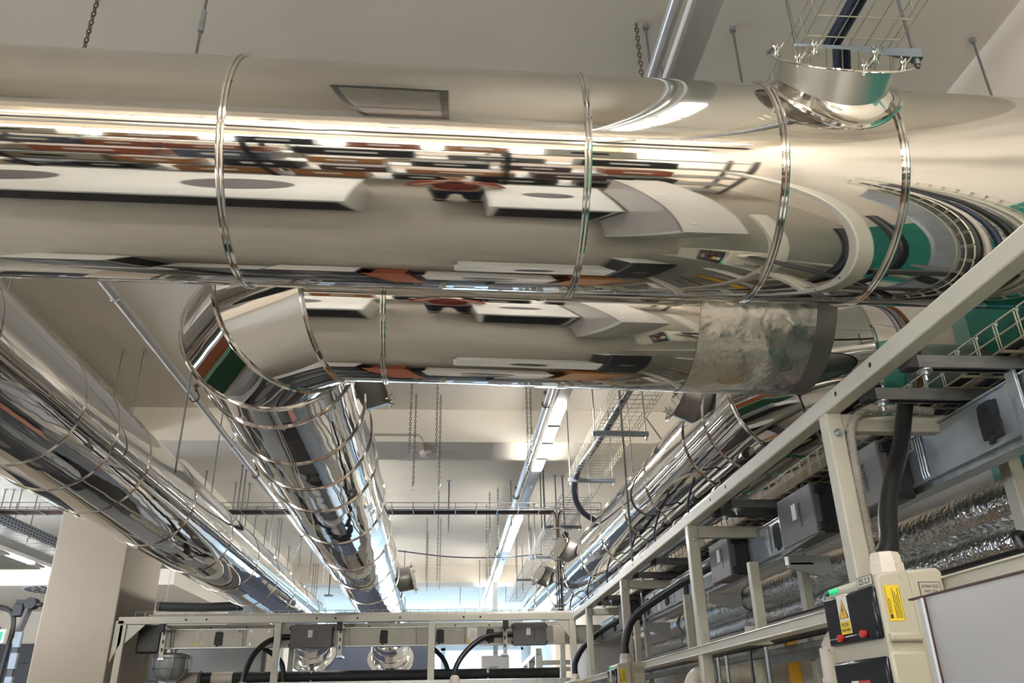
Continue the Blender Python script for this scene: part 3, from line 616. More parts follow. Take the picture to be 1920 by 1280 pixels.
for rr, n in ((0.17, 8), (0.31, 16), (0.44, 24)):
    for k in range(n):
        a = 2*math.pi*k/n; a2 = a+0.35*2*math.pi/n*1.4
        p = lambda q, r: (-6.15+math.cos(q)*r, 13.75+math.sin(q)*r, 1.912)
        b.prism([p(a, rr-0.048), p(a2, rr-0.048), p(a2+0.1, rr+0.048), p(a+0.1, rr+0.048)], (0,0,0.004))
obj('slot', b, 'blackmatt', t)
t = thing('door_operator', 'black roller door gear and guide left of the column', 'door gear', (-6.4, 13.5, 1.0))
obj('gearbox', B().box(-6.62, 13.40, 1.50, -6.48, 13.6, 1.68), 'darkside', t, 0.01)
b = B(); b.cyl((-6.36, 13.5, 1.68), (-6.36, 13.35, 1.68), 0.085, 20); b.box(-6.6, 13.42, 1.63, -6.36, 13.55, 1.74); b.cyl((-6.36, 13.4, 1.66), (-5.9, 13.4, 1.66), 0.012, 8); b.cyl((-6.28, 13.4, 1.66), (-6.2, 13.4, 1.66), 0.035, 12); obj('shaft_drive', b, 'darkside', t)
obj('guide_arm', B().bar((-6.40, 13.45, 1.62), (-6.52, 13.5, 1.18), 0.09, 0.06), 'dark', t)
obj('curved_guide', B().tube(spline([(-7.6, 13.45, 1.68), (-7.0, 13.45, 1.66), (-6.68, 13.45, 1.58), (-6.58, 13.45, 1.40), (-6.58, 13.45, 1.1), (-6.62, 13.45, 0.2)], 8), 0.035, 10), 'darkside', t)
b = B(); b.box(-6.52, 13.46, -0.2, -6.44, 13.5, 1.22); obj('side_rail', b, 'darkside', t)
b = B()
for z in (0.42, 0.75, 1.05): b.box(-6.50, 13.40, z, -6.40, 13.46, z+0.22)
obj('guide_plate', b, 'perf', t)
obj('cable_loop', B().tube(spline([(-7.2, 13.4, 1.62), (-6.85, 13.4, 1.45), (-6.72, 13.4, 1.30)], 6), 0.014, 8), 'black', t)
t = thing('exit_sign', 'green and white emergency exit sign at the lower left edge', 'sign', (-6.75, 13.3, 1.2))
obj('housing', B().box(-7.02, 13.30, 1.10, -6.60, 13.36, 1.30), 'paper', t, 0.006)
obj('panel', B().box(-6.99, 13.292, 1.135, -6.63, 13.30, 1.265), 'exitgreen', t)
b = B(); y = 13.288
b.prism([(-6.78, y, 1.155), (-6.82, y, 1.195), (-6.80, y, 1.21), (-6.79, y, 1.20), (-6.79, y, 1.25), (-6.77, y, 1.25), (-6.77, y, 1.20), (-6.76, y, 1.21), (-6.74, y, 1.195)], (0, 0.003, 0)); 
b.box(-6.93, y, 1.15, -6.90, y+0.003, 1.24); b.box(-6.89, y, 1.17, -6.86, y+0.003, 1.25); b.cyl((-6.875, y, 1.255), (-6.875, y+0.003, 1.255), 0.012, 12); b.bar((-6.87, y, 1.2), (-6.84, y, 1.16), 0.012, 0.004); obj('pictogram', b, 'paper', t)
t = thing('black_fabric_roll', 'long black fabric roll hanging behind the column under the left duct', 'roll', (-3.4, 12, 1.43))
obj('roll', B().tube([(-4.0, 12, 1.448), (-3.4, 12.02, 1.430), (-2.85, 12, 1.447)], 0.062, 16), 'blackmatt', t)
b = B(); b.torus((-3.97, 12, 1.447), (1, 0, 0.0), 0.063, 0.006, 20, 6); b.torus((-2.90, 12, 1.446), (1, 0, 0), 0.063, 0.006, 20, 6); obj('end_tie', b, 'dark', t)
for x in (-3.9, -3.0): b = B(); b.cyl((x, 12, 1.50), (x, 12, CZ), 0.004, 6); obj('hanger_wire', b, 'rod', t)
# ================================================================ cream steel frames, busbars, boxes
FX = lambda y: 1.285+0.0095*y
t = thing('steel_gantry', 'long cream steel frame on the right carrying the busbar, with posts and dark cross struts', 'frame', (1.6, 4.5, -H), 'cream busbar frames')
def bolt(par, p, ax, r=0.010, m='zinc'):
    p = Vector(p); ax = Vector(ax).normalized(); b = B(); b.cyl(p, p+ax*0.003, r*1.5, 16); b.cyl(p+ax*0.003, p+ax*0.010, r, 6); b.cyl(p+ax*0.010, p+ax*0.018, r*0.5, 8); return obj('bolt', b, m, par)
top = obj('top_rail', B().bar((FX(0.3)+0.03, 0.3, 0.97), (FX(9.12)+0.03, 9.12, 0.97), 0.06, 0.06), 'cream', t, 0.006)
h = B()
for y in (2.22, 2.47, 3.7, 3.95, 5.6, 5.9): h.cyl((FX(y)-0.0005, y, 0.972), (FX(y)+0.004, y, 0.972), 0.009, 12)
obj('bolt_hole', h, 'blackmatt', top)
obj('rear_rail', B().bar((1.955, 0.3, 0.97), (1.99, 9.12, 0.97), 0.05, 0.05), 'cream', t, 0.005)
lr = B(); lr.bar((FX(1.2)+0.03, 1.2, 0.289), (FX(9.1)+0.03, 9.1, 0.289), 0.06, 0.044); lr.bar((FX(1.2)-0.004, 1.2, 0.308), (FX(9.1)-0.004, 9.1, 0.308), 0.010, 0.006); lr.bar((FX(1.2)-0.003, 1.2, 0.270), (FX(9.1)-0.003, 9.1, 0.270), 0.010, 0.006)
obj('lower_rail', lr, 'cream', t, 0.004)
for y in (2.60, 4.44, 6.41, 8.23):
    x = FX(y)+0.03
    p = obj('post', B().box(x-0.03, y-0.03, -H, x+0.03, y+0.03, 0.941), 'cream', t, 0.006)
    bolt(p, (x+0.004, y-0.03, 0.865), (0, -1, 0), 0.011); bolt(p, (x+0.008, y-0.03, 0.37), (0, -1, 0), 0.011)
    obj('cross_beam', B().box(x+0.03, y-0.025, 0.875, 1.95, y+0.025, 0.938), 'cream', t, 0.004)
    obj('rear_post', B().box(1.935, y-0.03, -H, 1.985, y+0.03, 0.945), 'cream', t, 0.005)
for y in (4.12, 5.36, 6.9):
    obj('support_post', B().box(1.535, y-0.022, 0.30, 1.585, y+0.022, 0.69), 'cream', t, 0.004)
    obj('foot_plate', B().box(1.34, y-0.03, 0.29, 1.60, y+0.03, 0.306), 'cream', t, 0.003)
def strut(y, par, x0=None, x1=1.95, z=0.945):
    x0 = FX(y)+0.062 if x0 is None else x0
    b = B(); b.box(x0, y-0.021, z-0.021, x1, y-0.018, z+0.021); b.box(x0, y+0.018, z-0.021, x1, y+0.021, z+0.021); b.box(x0, y-0.021, z+0.018, x1, y+0.021, z+0.021)
    b.box(x0, y-0.021, z-0.021, x1, y-0.010, z-0.018); b.box(x0, y+0.010, z-0.021, x1, y+0.021, z-0.018)
    s = obj('cross_strut', b, 'strut', par, 0.0015)
    obj('end_cap', B().box(x0-0.004, y-0.023, z-0.023, x0+0.035, y+0.023, z+0.023), 'blackmatt', s, 0.003)
    b = B(); b.lathe([(0.0001, 0), (0.024, 0), (0.024, 0.004), (0.013, 0.004), (0.013, 0.016), (0.0001, 0.018)], (x0+0.062, y, z-0.022), (0, 0, -1), 12); b.cyl((x0+0.062, y, z-0.055), (x0+0.062, y, z-0.02), 0.0055, 8); obj('washer_bolt', b, 'zinc', s)
for y in (2.144, 2.412, 3.94, 4.12, 5.60, 6.20, 7.50, 7.87): strut(y, t)
# corner brackets between rail and lower frame
for y in (4.0, 5.35, 7.2):
    b = B(); b.prism([(1.70, y, 0.70), (1.70, y, 0.64), (1.86, y, 0.60), (1.92, y, 0.62), (1.92, y, 0.70)], (0, 0.02, 0)); o = obj('busbar_bracket', b, 'ductgrey', t)
# --- transverse frame (gantry) in front of the far end
g = thing('steel_gantry', 'cream steel frame bridging the hall from the column to the right frame', 'frame', (-1, 9.4, -H), 'cream busbar frames')
gp = (-3.36, -1.77, -0.16, 1.36)
fb = obj('front_beam', B().box(-3.42, 9.12, 0.925, 1.40, 9.18, 1.0), 'cream', g, 0.006)
hb = B()
for x in (-2.73, -2.52, -1.38, -1.18, -0.95, 0.18, 0.36, -0.5): hb.cyl((x, 9.117, 0.965), (x, 9.122, 0.965), 0.011, 10)
obj('bolt_hole', hb, 'blackmatt', fb)
rb = obj('rear_beam', B().box(-3.42, 10.0, 0.93, 1.40, 10.06, 1.0), 'cream', g, 0.006)
hb = B()
for x in (-2.7, -2.3, -1.4, -0.9, 0.1, 0.5): hb.cyl((x, 9.997, 0.965), (x, 10.002, 0.965), 0.010, 10)
obj('bolt_hole', hb, 'blackmatt', rb)
for x in gp:
    obj('post', B().box(x-0.035, 9.12, -H, x+0.035, 9.18, 0.925), 'cream', g, 0.006)
    obj('rear_post', B().box(x-0.03, 10.0, -H, x+0.03, 10.06, 0.93), 'cream', g, 0.006)
    obj('cross_beam', B().box(x-0.025, 9.18, 0.94, x+0.025, 10.0, 0.995), 'cream', g, 0.004)
for x in (-2.96, -1.13, 0.63):
    b = B(); b.box(x-0.021, 9.10, 0.86, x+0.021, 9.60, 0.90); s = obj('cross_strut', b, 'zinc', g, 0.003)
    obj('end_cap', B().box(x-0.03, 9.085, 0.84, x+0.03, 9.12, 0.925), 'blackmatt', s, 0.003)
    b = B(); b.box(x-0.022, 9.21, 0.60, x+0.022, 9.225, 0.92); hh = obj('hanger_strip', b, 'cream', g, 0.002)
    k = B()
    for z in (0.66, 0.74, 0.82): k.box(x-0.008, 9.207, z, x+0.008, 9.2105, z+0.035)
    obj('slot_row', k, 'blackmatt', hh)
    b = B(); b.box(x-0.03, 9.21, 0.58, x+0.03, 9.45, 0.60); obj('hanger_foot', b, 'zinc', g)
for s in (0,):
    b = B(); b.prism([(-3.44, 9.12, 0.96), (-3.44, 9.12, 0.55), (-3.36, 9.12, 0.74), (-3.36, 9.12, 0.96)], (0, 0.02, 0)); obj('gusset_plate', b, 'cream', g)
    b = B(); b.prism([(-3.32, 9.13, 0.92), (-3.32, 9.13, 0.74), (-3.14, 9.13, 0.92)], (0, 0.02, 0)); obj('gusset_plate', b, 'cream', g)
    b = B(); b.prism([(1.32, 9.13, 0.92), (1.32, 9.13, 0.76), (1.18, 9.13, 0.92)], (0, 0.02, 0)); obj('gusset_plate', b, 'cream', g)
obj('lower_rail', B().box(-3.33, 9.10, 0.28, 1.33, 9.17, 0.345), 'zinc', g, 0.004)
wt = thing('wire_mesh_tray', 'wire mesh tray lying between the two beams of the far cream frame', 'cable tray', (-1, 9.45, 1.0))
b = B()
for y in (9.25, 9.33, 9.41, 9.49, 9.57): b.tube([(-3.3, y, 1.008), (1.5, y, 1.008)], 0.003, 5)
for y in (9.25, 9.57): b.tube([(-3.3, y, 1.06), (1.5, y, 1.06)], 0.003, 5)
x = -3.3
while x < 1.5: b.tube([(x, 9.25, 1.06), (x, 9.25, 1.004), (x, 9.57, 1.004), (x, 9.57, 1.06)], 0.003, 5); x += 0.10
obj('mesh_basket', b, 'wire', wt)
obj('cable', B().tube([(-3.2, 9.37, 1.03), (1.4, 9.40, 1.03)], 0.02, 8), 'pvc', wt); obj('cable', B().tube([(-3.2, 9.45, 1.03), (1.4, 9.46, 1.03)], 0.016, 8), 'navy', wt)
# --- wire tray inside the right frame
wt = thing('wire_mesh_tray', 'yellowish wire mesh tray running inside the right cream frame above the busbar', 'cable tray', (1.8, 4.5, 0.97))
b = B()
for x in (1.66, 1.735, 1.81, 1.885, 1.96): b.tube([(x, 0.8, 0.974), (x, 8.9, 0.974)], 0.0034, 5)
for x in (1.66, 1.96):
    b.tube([(x, 0.8, 1.02), (x, 8.9, 1.02)], 0.0028, 5)
y = 0.8; wv = []
while y < 8.9:
    for e in (-0.006, 0.006): b.tube([(1.66, y+e, 1.06), (1.66, y+e, 0.97), (1.96, y+e, 0.97), (1.96, y+e, 1.06)], 0.0026, 5)
    wv += [(1.66, y-0.012, 1.052), (1.66, y, 1.064), (1.66, y+0.012, 1.064), (1.66, y+0.088, 1.064)]
    y += 0.10
b.tube(wv, 0.0032, 5); b.tube([(1.96, p[1], p[2]) for p in wv], 0.0026, 5)
obj('mesh_basket', b, 'wire', wt)
for k, (x, m, r) in enumerate(((1.72, 'black', 0.016), (1.76, 'pvc', 0.012), (1.80, 'navy', 0.014), (1.85, 'black', 0.018), (1.90, 'greylabel', 0.012))):
    b = B(); b.tube([(x+0.008*math.sin(q*1.3+k), 0.8+q*0.4, 0.977+r) for q in range(20)], r, 8)
    obj('cable', b, m, wt)
obj('red_tag', B().bar((1.655, 5.0, 1.03), (1.655, 5.16, 1.045), 0.006, 0.03), 'red', wt)
# --- busbars
def numtag(par, s, p, ax, ay, sz=0.032):
    p = Vector(p); ax = Vector(ax).normalized(); ay = Vector(ay).normalized(); n = ax.cross(ay)
    b = B(); w = ax*sz*0.8; q = ay*sz*0.62; b.prism([p-w-q, p+w-q, p+w+q, p-w+q], n*0.001); o = obj('number_sticker', b, 'greylabel', par)
    text('number', s, p+n*0.0014, ax, ay, sz, 'ink', o)
bb = thing('busbar_trunking', 'galvanised busbar trunking running along inside the right cream frame', 'busbar', (1.77, 4.5, 0.74), 'galvanised busbar lines')
obj('housing', B().box(1.72, 0.9, 0.741, 1.80, 9.50, 0.907), 'busbar', bb, 0.004)
b = B(); b.box(1.712, 0.9, 0.735, 1.81, 9.3, 0.742); b.box(1.712, 0.9, 0.906, 1.81, 9.3, 0.912); obj('edge_flange', b, 'busbar', bb)
obj('lower_duct_profile', B().box(1.735, 0.9, 0.715, 1.80, 9.3, 0.735), 'zinc', bb)
for y in (2.715, 4.25, 6.26, 6.86, 5.75):
    b = B()
    for e in (-0.016, 0.0, 0.016): b.tube([(1.719, y+e, 0.748), (1.715, y+e, 0.77), (1.715, y+e, 0.88), (1.719, y+e, 0.902)], 0.0035, 6)
    obj('joint_ribs', b, 'zinc', bb)
def cover(par, p, ax, w, hh, n):
    p = Vector(p); ax = Vector(ax).normalized(); n = Vector(n).normalized(); up = Vector((0,0,1)); P = lambda a, z: p+ax*a+up*z
    b = B(); b.prism([P(-w/2, -hh/2+0.012), P(-w/4, -hh/2+0.012), P(-w/4, -hh/2-0.006), P(0, -hh/2-0.006), P(0.0, -hh/2+0.004), P(w/2, -hh/2+0.004), P(w/2, -0.01), P(w/2-0.005, 0.0), P(w/2, 0.012), P(w/2, hh/2-0.006), P(w/4, hh/2-0.006), P(w/4, hh/2), P(-w/4, hh/2), P(-w/2+0.006, hh/2-0.006), P(-w/2, 0.01)], n*0.009)
    o = obj('outlet_cover', b, 'blackmatt', par)
    b = B()
    for z in (-hh*0.3, hh*0.3):
        for k in (-1, 0, 1): b.prism([P(-w*0.2, z+k*0.008-0.002), P(w*0.15, z+k*0.008-0.002), P(w*0.15, z+k*0.008+0.002), P(-w*0.2, z+k*0.008+0.002)], n*0.0105)
    obj('grille', b, 'darkside', o)
for y in (2.31, 5.90, 6.46, 7.10, 4.12, 8.6): cover(bb, (1.72, y, 0.822), (0, -1, 0), 0.095, 0.128, (-1, 0, 0))
numtag(bb, '1', (1.7195, 2.185, 0.888), (0, -1, 0), (0, 0, 1)); numtag(bb, '2', (1.7195, 2.775, 0.883), (0, -1, 0), (0, 0, 1)); numtag(bb, '3', (1.7195, 4.33, 0.885), (0, -1, 0), (0, 0, 1)); numtag(bb, '7', (1.7195, 6.33, 0.885), (0, -1, 0), (0, 0, 1))
obj('rating_label', B().box(1.7185, 6.68, 0.75, 1.7195, 6.79, 0.90), 'paper', bb)
for y in (2.15, 4.02, 7.25):
    b = B(); b.bar((1.705, y, 0.655), (1.705, y, 0.965), 0.042, 0.012, (1, 0, 0)); b.box(1.70, y-0.02, 0.655, 1.83, y+0.02, 0.668); obj('hanger_strip', b, 'zinc', bb, 0.002)
b2 = thing('busbar_trunking', 'galvanised busbar trunking hanging crosswise in the far cream frame', 'busbar', (-0.7, 9.4, 0.7), 'galvanised busbar lines')
obj('housing', B().box(-2.99, 9.35, 0.705, 1.715, 9.43, 0.885), 'busbar_warm', b2, 0.004)
b = B(); b.box(-2.99, 9.342, 0.697, 1.70, 9.44, 0.706); b.box(-2.99, 9.342, 0.884, 1.70, 9.44, 0.892); obj('edge_flange', b, 'zinc', b2)
p = obj('joint_plate', B().box(-2.13, 9.338, 0.70, -1.86, 9.352, 0.89), 'pvc', b2, 0.003)
for x in (-2.09, -1.90):
    for z in (0.73, 0.86): bolt(p, (x, 9.338, z), (0, -1, 0), 0.010)
p = obj('joint_plate', B().box(1.17, 9.338, 0.70, 1.30, 9.352, 0.89), 'pvc', b2, 0.003)
for x in (-2.43, -0.68, -0.07, 0.475): cover(b2, (x, 9.35, 0.79), (1, 0, 0), 0.085, 0.145, (0, -1, 0))
for x, s in ((-2.22, '28'), (-0.46, '26'), (0.13, '29'), (1.02, '24')): numtag(b2, s, (x, 9.3495, 0.865), (1, 0, 0), (0, 0, 1), 0.03)
for x, m in ((-2.62, 'pvc'), (0.28, 'paper')):
    l = obj('rating_label', B().box(x-0.055, 9.3485, 0.715, x+0.055, 9.3495, 0.88), m, b2)
    obj('warning_flash', B().box(x-0.053, 9.3475, 0.72, x-0.03, 9.3485, 0.765), 'yellow', l)
    k = B()
    for q in range(6): k.box(x-0.02, 9.3478, 0.78+q*0.013, x+0.045-0.01*(q % 3), 9.3485, 0.784+q*0.013)
    obj('print_lines', k, 'greylabel', l)
for x in (-2.93, -2.90, -2.18, -2.155, -0.33, 0.20, -1.05):
    b = B(); b.tube([(x, 9.347, 0.712), (x, 9.344, 0.74), (x, 9.344, 0.85), (x, 9.347, 0.88)], 0.0045, 6); obj('joint_rib', b, 'busbar_warm', b2)
b = B(); b.box(-3.26, 9.30, 0.655, -3.02, 9.48, 0.935); e = obj('end_box', b, 'darkside', b2, 0.015)
obj('end_flange', B().box(-3.03, 9.31, 0.65, -2.985, 9.47, 0.94), 'pvc', b2, 0.004)
# --- tap-off boxes
def tapbox(label, c, ax, n, w, hh, dp, tname='tap_off_box'):
    """c: centre of the front face; ax: direction along the busbar; n: outward normal"""
    c = Vector(c); ax = Vector(ax).normalized(); n = Vector(n).normalized(); up = Vector((0,0,1))
    T = thing(tname, label, 'switch box', c-n*dp-up*hh/2, 'charcoal tap-off boxes on the busbars')
    P = lambda a, z, d: c+ax*a+up*z-n*d
    def bx(a0, a1, z0, z1, d0, d1):
        b = B(); b.prism([P(a0, z0, d0), P(a1, z0, d0), P(a1, z1, d0), P(a0, z1, d0)], -n*(d1-d0)); return b
    obj('lid', bx(-w/2, w/2, -hh/2, hh/2, 0, dp*0.33), 'dark', T, 0.007)
    obj('base', bx(-w/2+0.006, w/2-0.006, -hh/2+0.006, hh/2-0.006, dp*0.30, dp), 'darkside', T, 0.006)
    for z in (-hh*0.36, hh*0.36):
        for s in (-1, 1):
            o = obj('lid_latch', bx(s*w/2-0.016, s*w/2+0.016, z-0.018, z+0.018, 0.012, dp*0.55), 'darkside', T, 0.004)
    lb = obj('white_sticker', bx(-0.035, 0.012, -0.010, hh*0.27, -0.0008, 0.001), 'paper', T)
    text('brand_lettering', 'zucchini', P(0.055, 0.0, -0.0008), up*-1, ax, 0.034, 'darkside', T, 0.0012)
    return T
# lettering runs down the lid; ax points right as seen from outside
TB = []
for y0, y1, l in ((2.80, 3.16, 'nearest charcoal tap-off box, half hidden behind the front cream post and thick black hose'), (3.41, 3.80, 'charcoal tap-off box just left of the front cream post'), (4.57, 4.93, 'charcoal tap-off box between the first and second cream posts, light lid seen end-on'), (7.40, 7.80, 'farthest charcoal tap-off box of the right busbar')):
    T = tapbox(l, (1.60, (y0+y1)/2, 0.805), (0, -1, 0), (-1, 0, 0), y1-y0, 0.228, 0.118); TB.append(T)
tapbox('charcoal tap-off box on the far busbar right of the left dark hanger', (-1.44, 9.235, 0.795), (1, 0, 0), (0, -1, 0), 0.44, 0.235, 0.113)
tapbox('charcoal tap-off box on the far busbar beside the right frame corner', (0.90, 9.235, 0.795), (1, 0, 0), (0, -1, 0), 0.36, 0.235, 0.113)
b = B(); b.prism([(1.6, 3.40, 0.69), (1.6, 3.83, 0.69), (1.6, 3.83, 0.665), (1.6, 3.80, 0.665)], (0.02, 0, 0)); obj('drip_lip', b, 'dark', TB[1])
b = B(); b.tube(spline([(1.66, 3.62, 0.92), (1.66, 3.66, 0.965), (1.72, 3.64, 0.99), (1.80, 3.5, 0.99)], 6), 0.008, 8); obj('thin_cable', b, 'black', TB[1])
b = B(); b.tube(spline([(1.66, 3.56, 0.92), (1.66, 3.60, 0.96), (1.74, 3.58, 0.985), (1.82, 3.45, 0.99)], 6), 0.008, 8); obj('thin_cable', b, 'black', TB[1])
# --- socket boxes on the lower rail
def socketbox(off, label, code=None):
    o = Vector(off); V = lambda x, y, z: Vector((x, y, z))+o
    T = thing('socket_box', label, 'socket box', V(1.2, 2.24, -0.45), 'cream socket boxes on the lower rail')
    x0, x1, y0, y1 = 1.111, 1.305, 2.08, 2.395
    def bx(a, b_): q = B(); q.box(*(V(*a)), *(V(*b_))); return q
    b = B(); zt0, zt1 = 0.320, 0.336
    b.prism([V(x0, y0, -0.45), V(1.205, y0, -0.45), V(1.205, y0, 0.327), V(x0+0.012, y0, zt0), V(x0, y0, zt0-0.012)], (0, y1-y0, 0))
    body = obj('housing', b, 'boxcream', T, 0.008)
    b = B(); b.prism([V(1.205, y0+0.016, -0.45), V(x1, y0+0.016, -0.45), V(x1, y0+0.016, zt1-0.012), V(x1-0.012, y0+0.016, zt1), V(1.205, y0+0.016, 0.328)], (0, y1-y0-0.02, 0)); obj('housing', b, 'boxcream', T, 0.008)
    obj('ledge', bx((x0+0.004, y0-0.012, 0.150), (1.20, y0+0.01, 0.172)), 'boxcream', T, 0.006)
    obj('lower_front', bx((x0-0.006, y0-0.010, -0.45), (1.203, y0+0.01, 0.128)), 'boxcream', T, 0.008)
    wn = obj('viewing_window', bx((x0-0.012, y0+0.012, 0.160), (x0+0.004, y1-0.005, 0.290)), 'window', T, 0.008)
    obj('window_rim', bx((x0-0.0145, y0+0.02, 0.160), (x0-0.006, y1-0.014, 0.180)), 'window', wn, 0.003)
    for y in (2.30, 2.165):
        b = B(); b.cyl(V(x0-0.026, y, 0.176), V(x0-0.008, y, 0.176), 0.009, 16); b.torus(V(x0-0.022, y, 0.176), (1, 0, 0), 0.008, 0.0025, 16, 6); obj('red_knob', b, 'red', wn)
    for y, m in ((2.372, 'leddim'), (2.342, 'led'), (2.312, 'led')):
        b = B(); b.lathe([(0.009, 0), (0.009, 0.003), (0.007, 0.006), (0.0001, 0.008)], V(x0, y, 0.305), (-1, 0, 0), 14); obj('indicator_light', b, m, T)
    wn2 = obj('viewing_window', bx((x0-0.012, y0+0.012, -0.05), (x0+0.004, y1-0.005, 0.118)), 'window', T, 0.008)
    # warning sticker with the flash triangle
    yl, yr = 2.298, 2.238; xs = x0-0.013
    st = obj('warning_sticker', bx((xs, yr, 0.185), (xs+0.001, yl, 0.288)), 'paper', T)
    obj('caution_field', bx((xs-0.0006, yr, 0.185), (xs, yl, 0.218)), 'yellow', st)
    tri = lambda s, dx, m, nm: obj(nm, B().prism([V(xs-dx, (yl+yr)/2-0.027*s, 0.2255+0.006*(1-s)), V(xs-dx, (yl+yr)/2+0.027*s, 0.2255+0.006*(1-s)), V(xs-dx, (yl+yr)/2, 0.276-0.007*(1-s))], (0.0004, 0, 0)), m, st)
    tri(1.0, 0.0006, 'ink', 'triangle_border'); tri(0.80, 0.0012, 'orange', 'triangle')
    c = (yl+yr)/2
    fl = B(); fl.prism([V(xs-0.0018, c+0.003, 0.262), V(xs-0.0018, c-0.006, 0.246), V(xs-0.0018, c+0.001, 0.247), V(xs-0.0018, c-0.003, 0.231), V(xs-0.0018, c+0.007, 0.250), V(xs-0.0018, c+0.0005, 0.249)], (0.0004, 0, 0)); obj('flash_symbol', fl, 'ink', st)
    text('caution_word', 'POZOR', V(xs-0.0008, c, 0.2085), (0, -1, 0), (0, 0, 1), 0.013, 'ink', st, 0.0002, width=0.040); text('caution_line', 'ELEKTRICKÉ ZAŘÍZENÍ', V(xs-0.0008, c, 0.195), (0, -1, 0), (0, 0, 1), 0.008, 'ink', st, 0.0002, width=0.05)
    rs = obj('prohibition_sticker', bx((xs, 2.190, 0.012), (xs+0.001, 2.292, 0.066)), 'redsign', T)
    ws = obj('pictogram_field', bx((xs-0.0006, 2.252, 0.012), (xs, 2.292, 0.066)), 'paper', rs)
    b = B(); b.torus(V(xs-0.0012, 2.272, 0.039), (1, 0, 0), 0.017, 0.0016, 24, 5); b.bar(V(xs-0.0012, 2.284, 0.051), V(xs-0.0012, 2.260, 0.027), 0.003, 0.002); obj('prohibition_ring', b, 'ink', rs)
    b = B(); b.bar(V(xs-0.0010, 2.278, 0.030), V(xs-0.0010, 2.268, 0.046), 0.004, 0.001); b.sphere(V(xs-0.0010, 2.266, 0.049), 0.004, 8, (0.2, 1, 1)); obj('bucket_symbol', b, 'ink', rs)
    for k, w_ in enumerate(('NEHAS VODOU', 'ANI PĚNOVÝMI', 'PŘÍSTROJI')): text('sign_text', w_, V(xs-0.0008, 2.221, 0.055-0.016*k), (0, -1, 0), (0, 0, 1), 0.012, 'paper', rs, 0.0002, width=0.054 if k < 2 else 0.038)
    ye = obj('maker_sticker', bx((1.126, y0-0.0012, 0.200), (1.168, y0, 0.288)), 'yellow', T)
    b = B()
    for q in range(4): b.box(*V(1.146+q*0.0045, y0-0.0017, 0.206), *V(1.1475+q*0.0045, y0-0.0012, 0.280-0.008*(q % 3)))
    b.box(*V(1.131, y0-0.0017, 0.206), *V(1.137, y0-0.0012, 0.216)); b.box(*V(1.128, y0-0.0017, 0.204), *V(1.1288, y0-0.0012, 0.284)); b.box(*V(1.1655, y0-0.0017, 0.204), *V(1.1663, y0-0.0012, 0.284)); obj('print_lines', b, 'ink', ye)
    text('maker_lettering', 'MIKROKOM', V(1.1345, y0-0.0014, 0.237), (0, 0, 1), (-1, 0, 0), 0.011, 'ink', ye, 0.0002, width=0.036)
    pl = obj('rating_label', bx((1.232, y0+0.0145, 0.262), (1.291, y0+0.016, 0.298)), 'ink', T); obj('label_field', bx((1.2335, y0+0.0139, 0.2635), (1.2895, y0+0.0146, 0.2965)), 'greylabel', pl)
    text('rating_text', 'HOTRN-F 3C225', V(1.2615, y0+0.0136, 0.286), (1, 0, 0), (0, 0, 1), 0.010, 'ink', pl, 0.0002, width=0.046); text('rating_text', 'NVSS 125A', V(1.2615, y0+0.0136, 0.2735), (1, 0, 0), (0, 0, 1), 0.010, 'ink', pl, 0.0002, width=0.034)
    if code:
        cp = obj('code_plate', bx((x0-0.0012, 2.098, 0.293), (x0, 2.184, 0.3195)), 'ink', T); obj('plate_field', bx((x0-0.0014, 2.0995, 0.2945), (x0-0.001, 2.1825, 0.318)), 'paperbeige', cp)
        text('code_text', code, V(x0-0.0016, 2.142, 0.306), (0, -1, 0), (0, 0, 1), 0.021, 'ink', cp, 0.0003, width=0.060)
    b = B(); b.cyl(V(1.184, y0-0.002, 0.312), V(1.184, y0+0.004, 0.312), 0.010, 16); s = obj('cover_screw', b, 'boxcream', T)
    gl = B(); gl.lathe([(0.040, 0), (0.046, 0.002), (0.046, 0.028), (0.042, 0.032), (0.042, 0.048), (0.037, 0.058), (0.030, 0.060)], V(1.195, 2.17, 0.326), (0, 0, 1), 8); gl.lathe([(0.046, -0.01), (0.046, 0.004), (0.0001, 0.004)], V(1.195, 2.17, 0.326), (0,0,1), 24)
    obj('cable_gland', gl, 'pvc', T)
    return T
socketbox((0, 0, 0), 'cream socket box with smoked windows and the code plate, biggest in the lower right corner', 'ZS 2.3')
socketbox((0.04, 3.70, -0.017), 'second cream socket box from the viewer, cut by the lower picture edge')
socketbox((0.075, 6.35, -0.03), 'farthest cream socket box, only its gland and top showing')
# --- thick black hoses
def hose(pts, r, label, name='black_hose'):
    return tag(obj(name, B().tube(spline(pts, 8), r, 14), 'black'), label, 'hose', 'thick black feed hoses')
hz = hose([(1.195, 2.17, 0.37), (1.235, 2.20, 0.42), (1.289, 2.27, 0.521), (1.359, 2.33, 0.634), (1.452, 2.40, 0.759), (1.53, 2.47, 0.885), (1.59, 2.53, 0.975), (1.66, 2.66, 1.0), (1.72, 2.85, 0.99)], 0.0265, 'thickest black hose rising from the near socket box behind the dark cross struts')
b = B(); b.tube([(1.166, 2.158, 0.46), (1.172, 2.152, 0.52), (1.20, 2.13, 0.58)], 0.0008, 4)
hose([(1.235, 5.87, 0.36), (1.24, 5.87, 0.45), (1.30, 5.80, 0.60), (1.46, 5.55, 0.72), (1.60, 5.2, 0.80), (1.66, 4.92, 0.825)], 0.027, 'black hose arching from the second socket box to the end-on tap-off box')
hose([(1.27, 8.52, 0.345), (1.28, 8.51, 0.46), (1.36, 8.42, 0.60), (1.50, 8.2, 0.72), (1.62, 7.95, 0.79), (1.66, 7.79, 0.80)], 0.027, 'black hose arching from the farthest socket box behind the rear post')
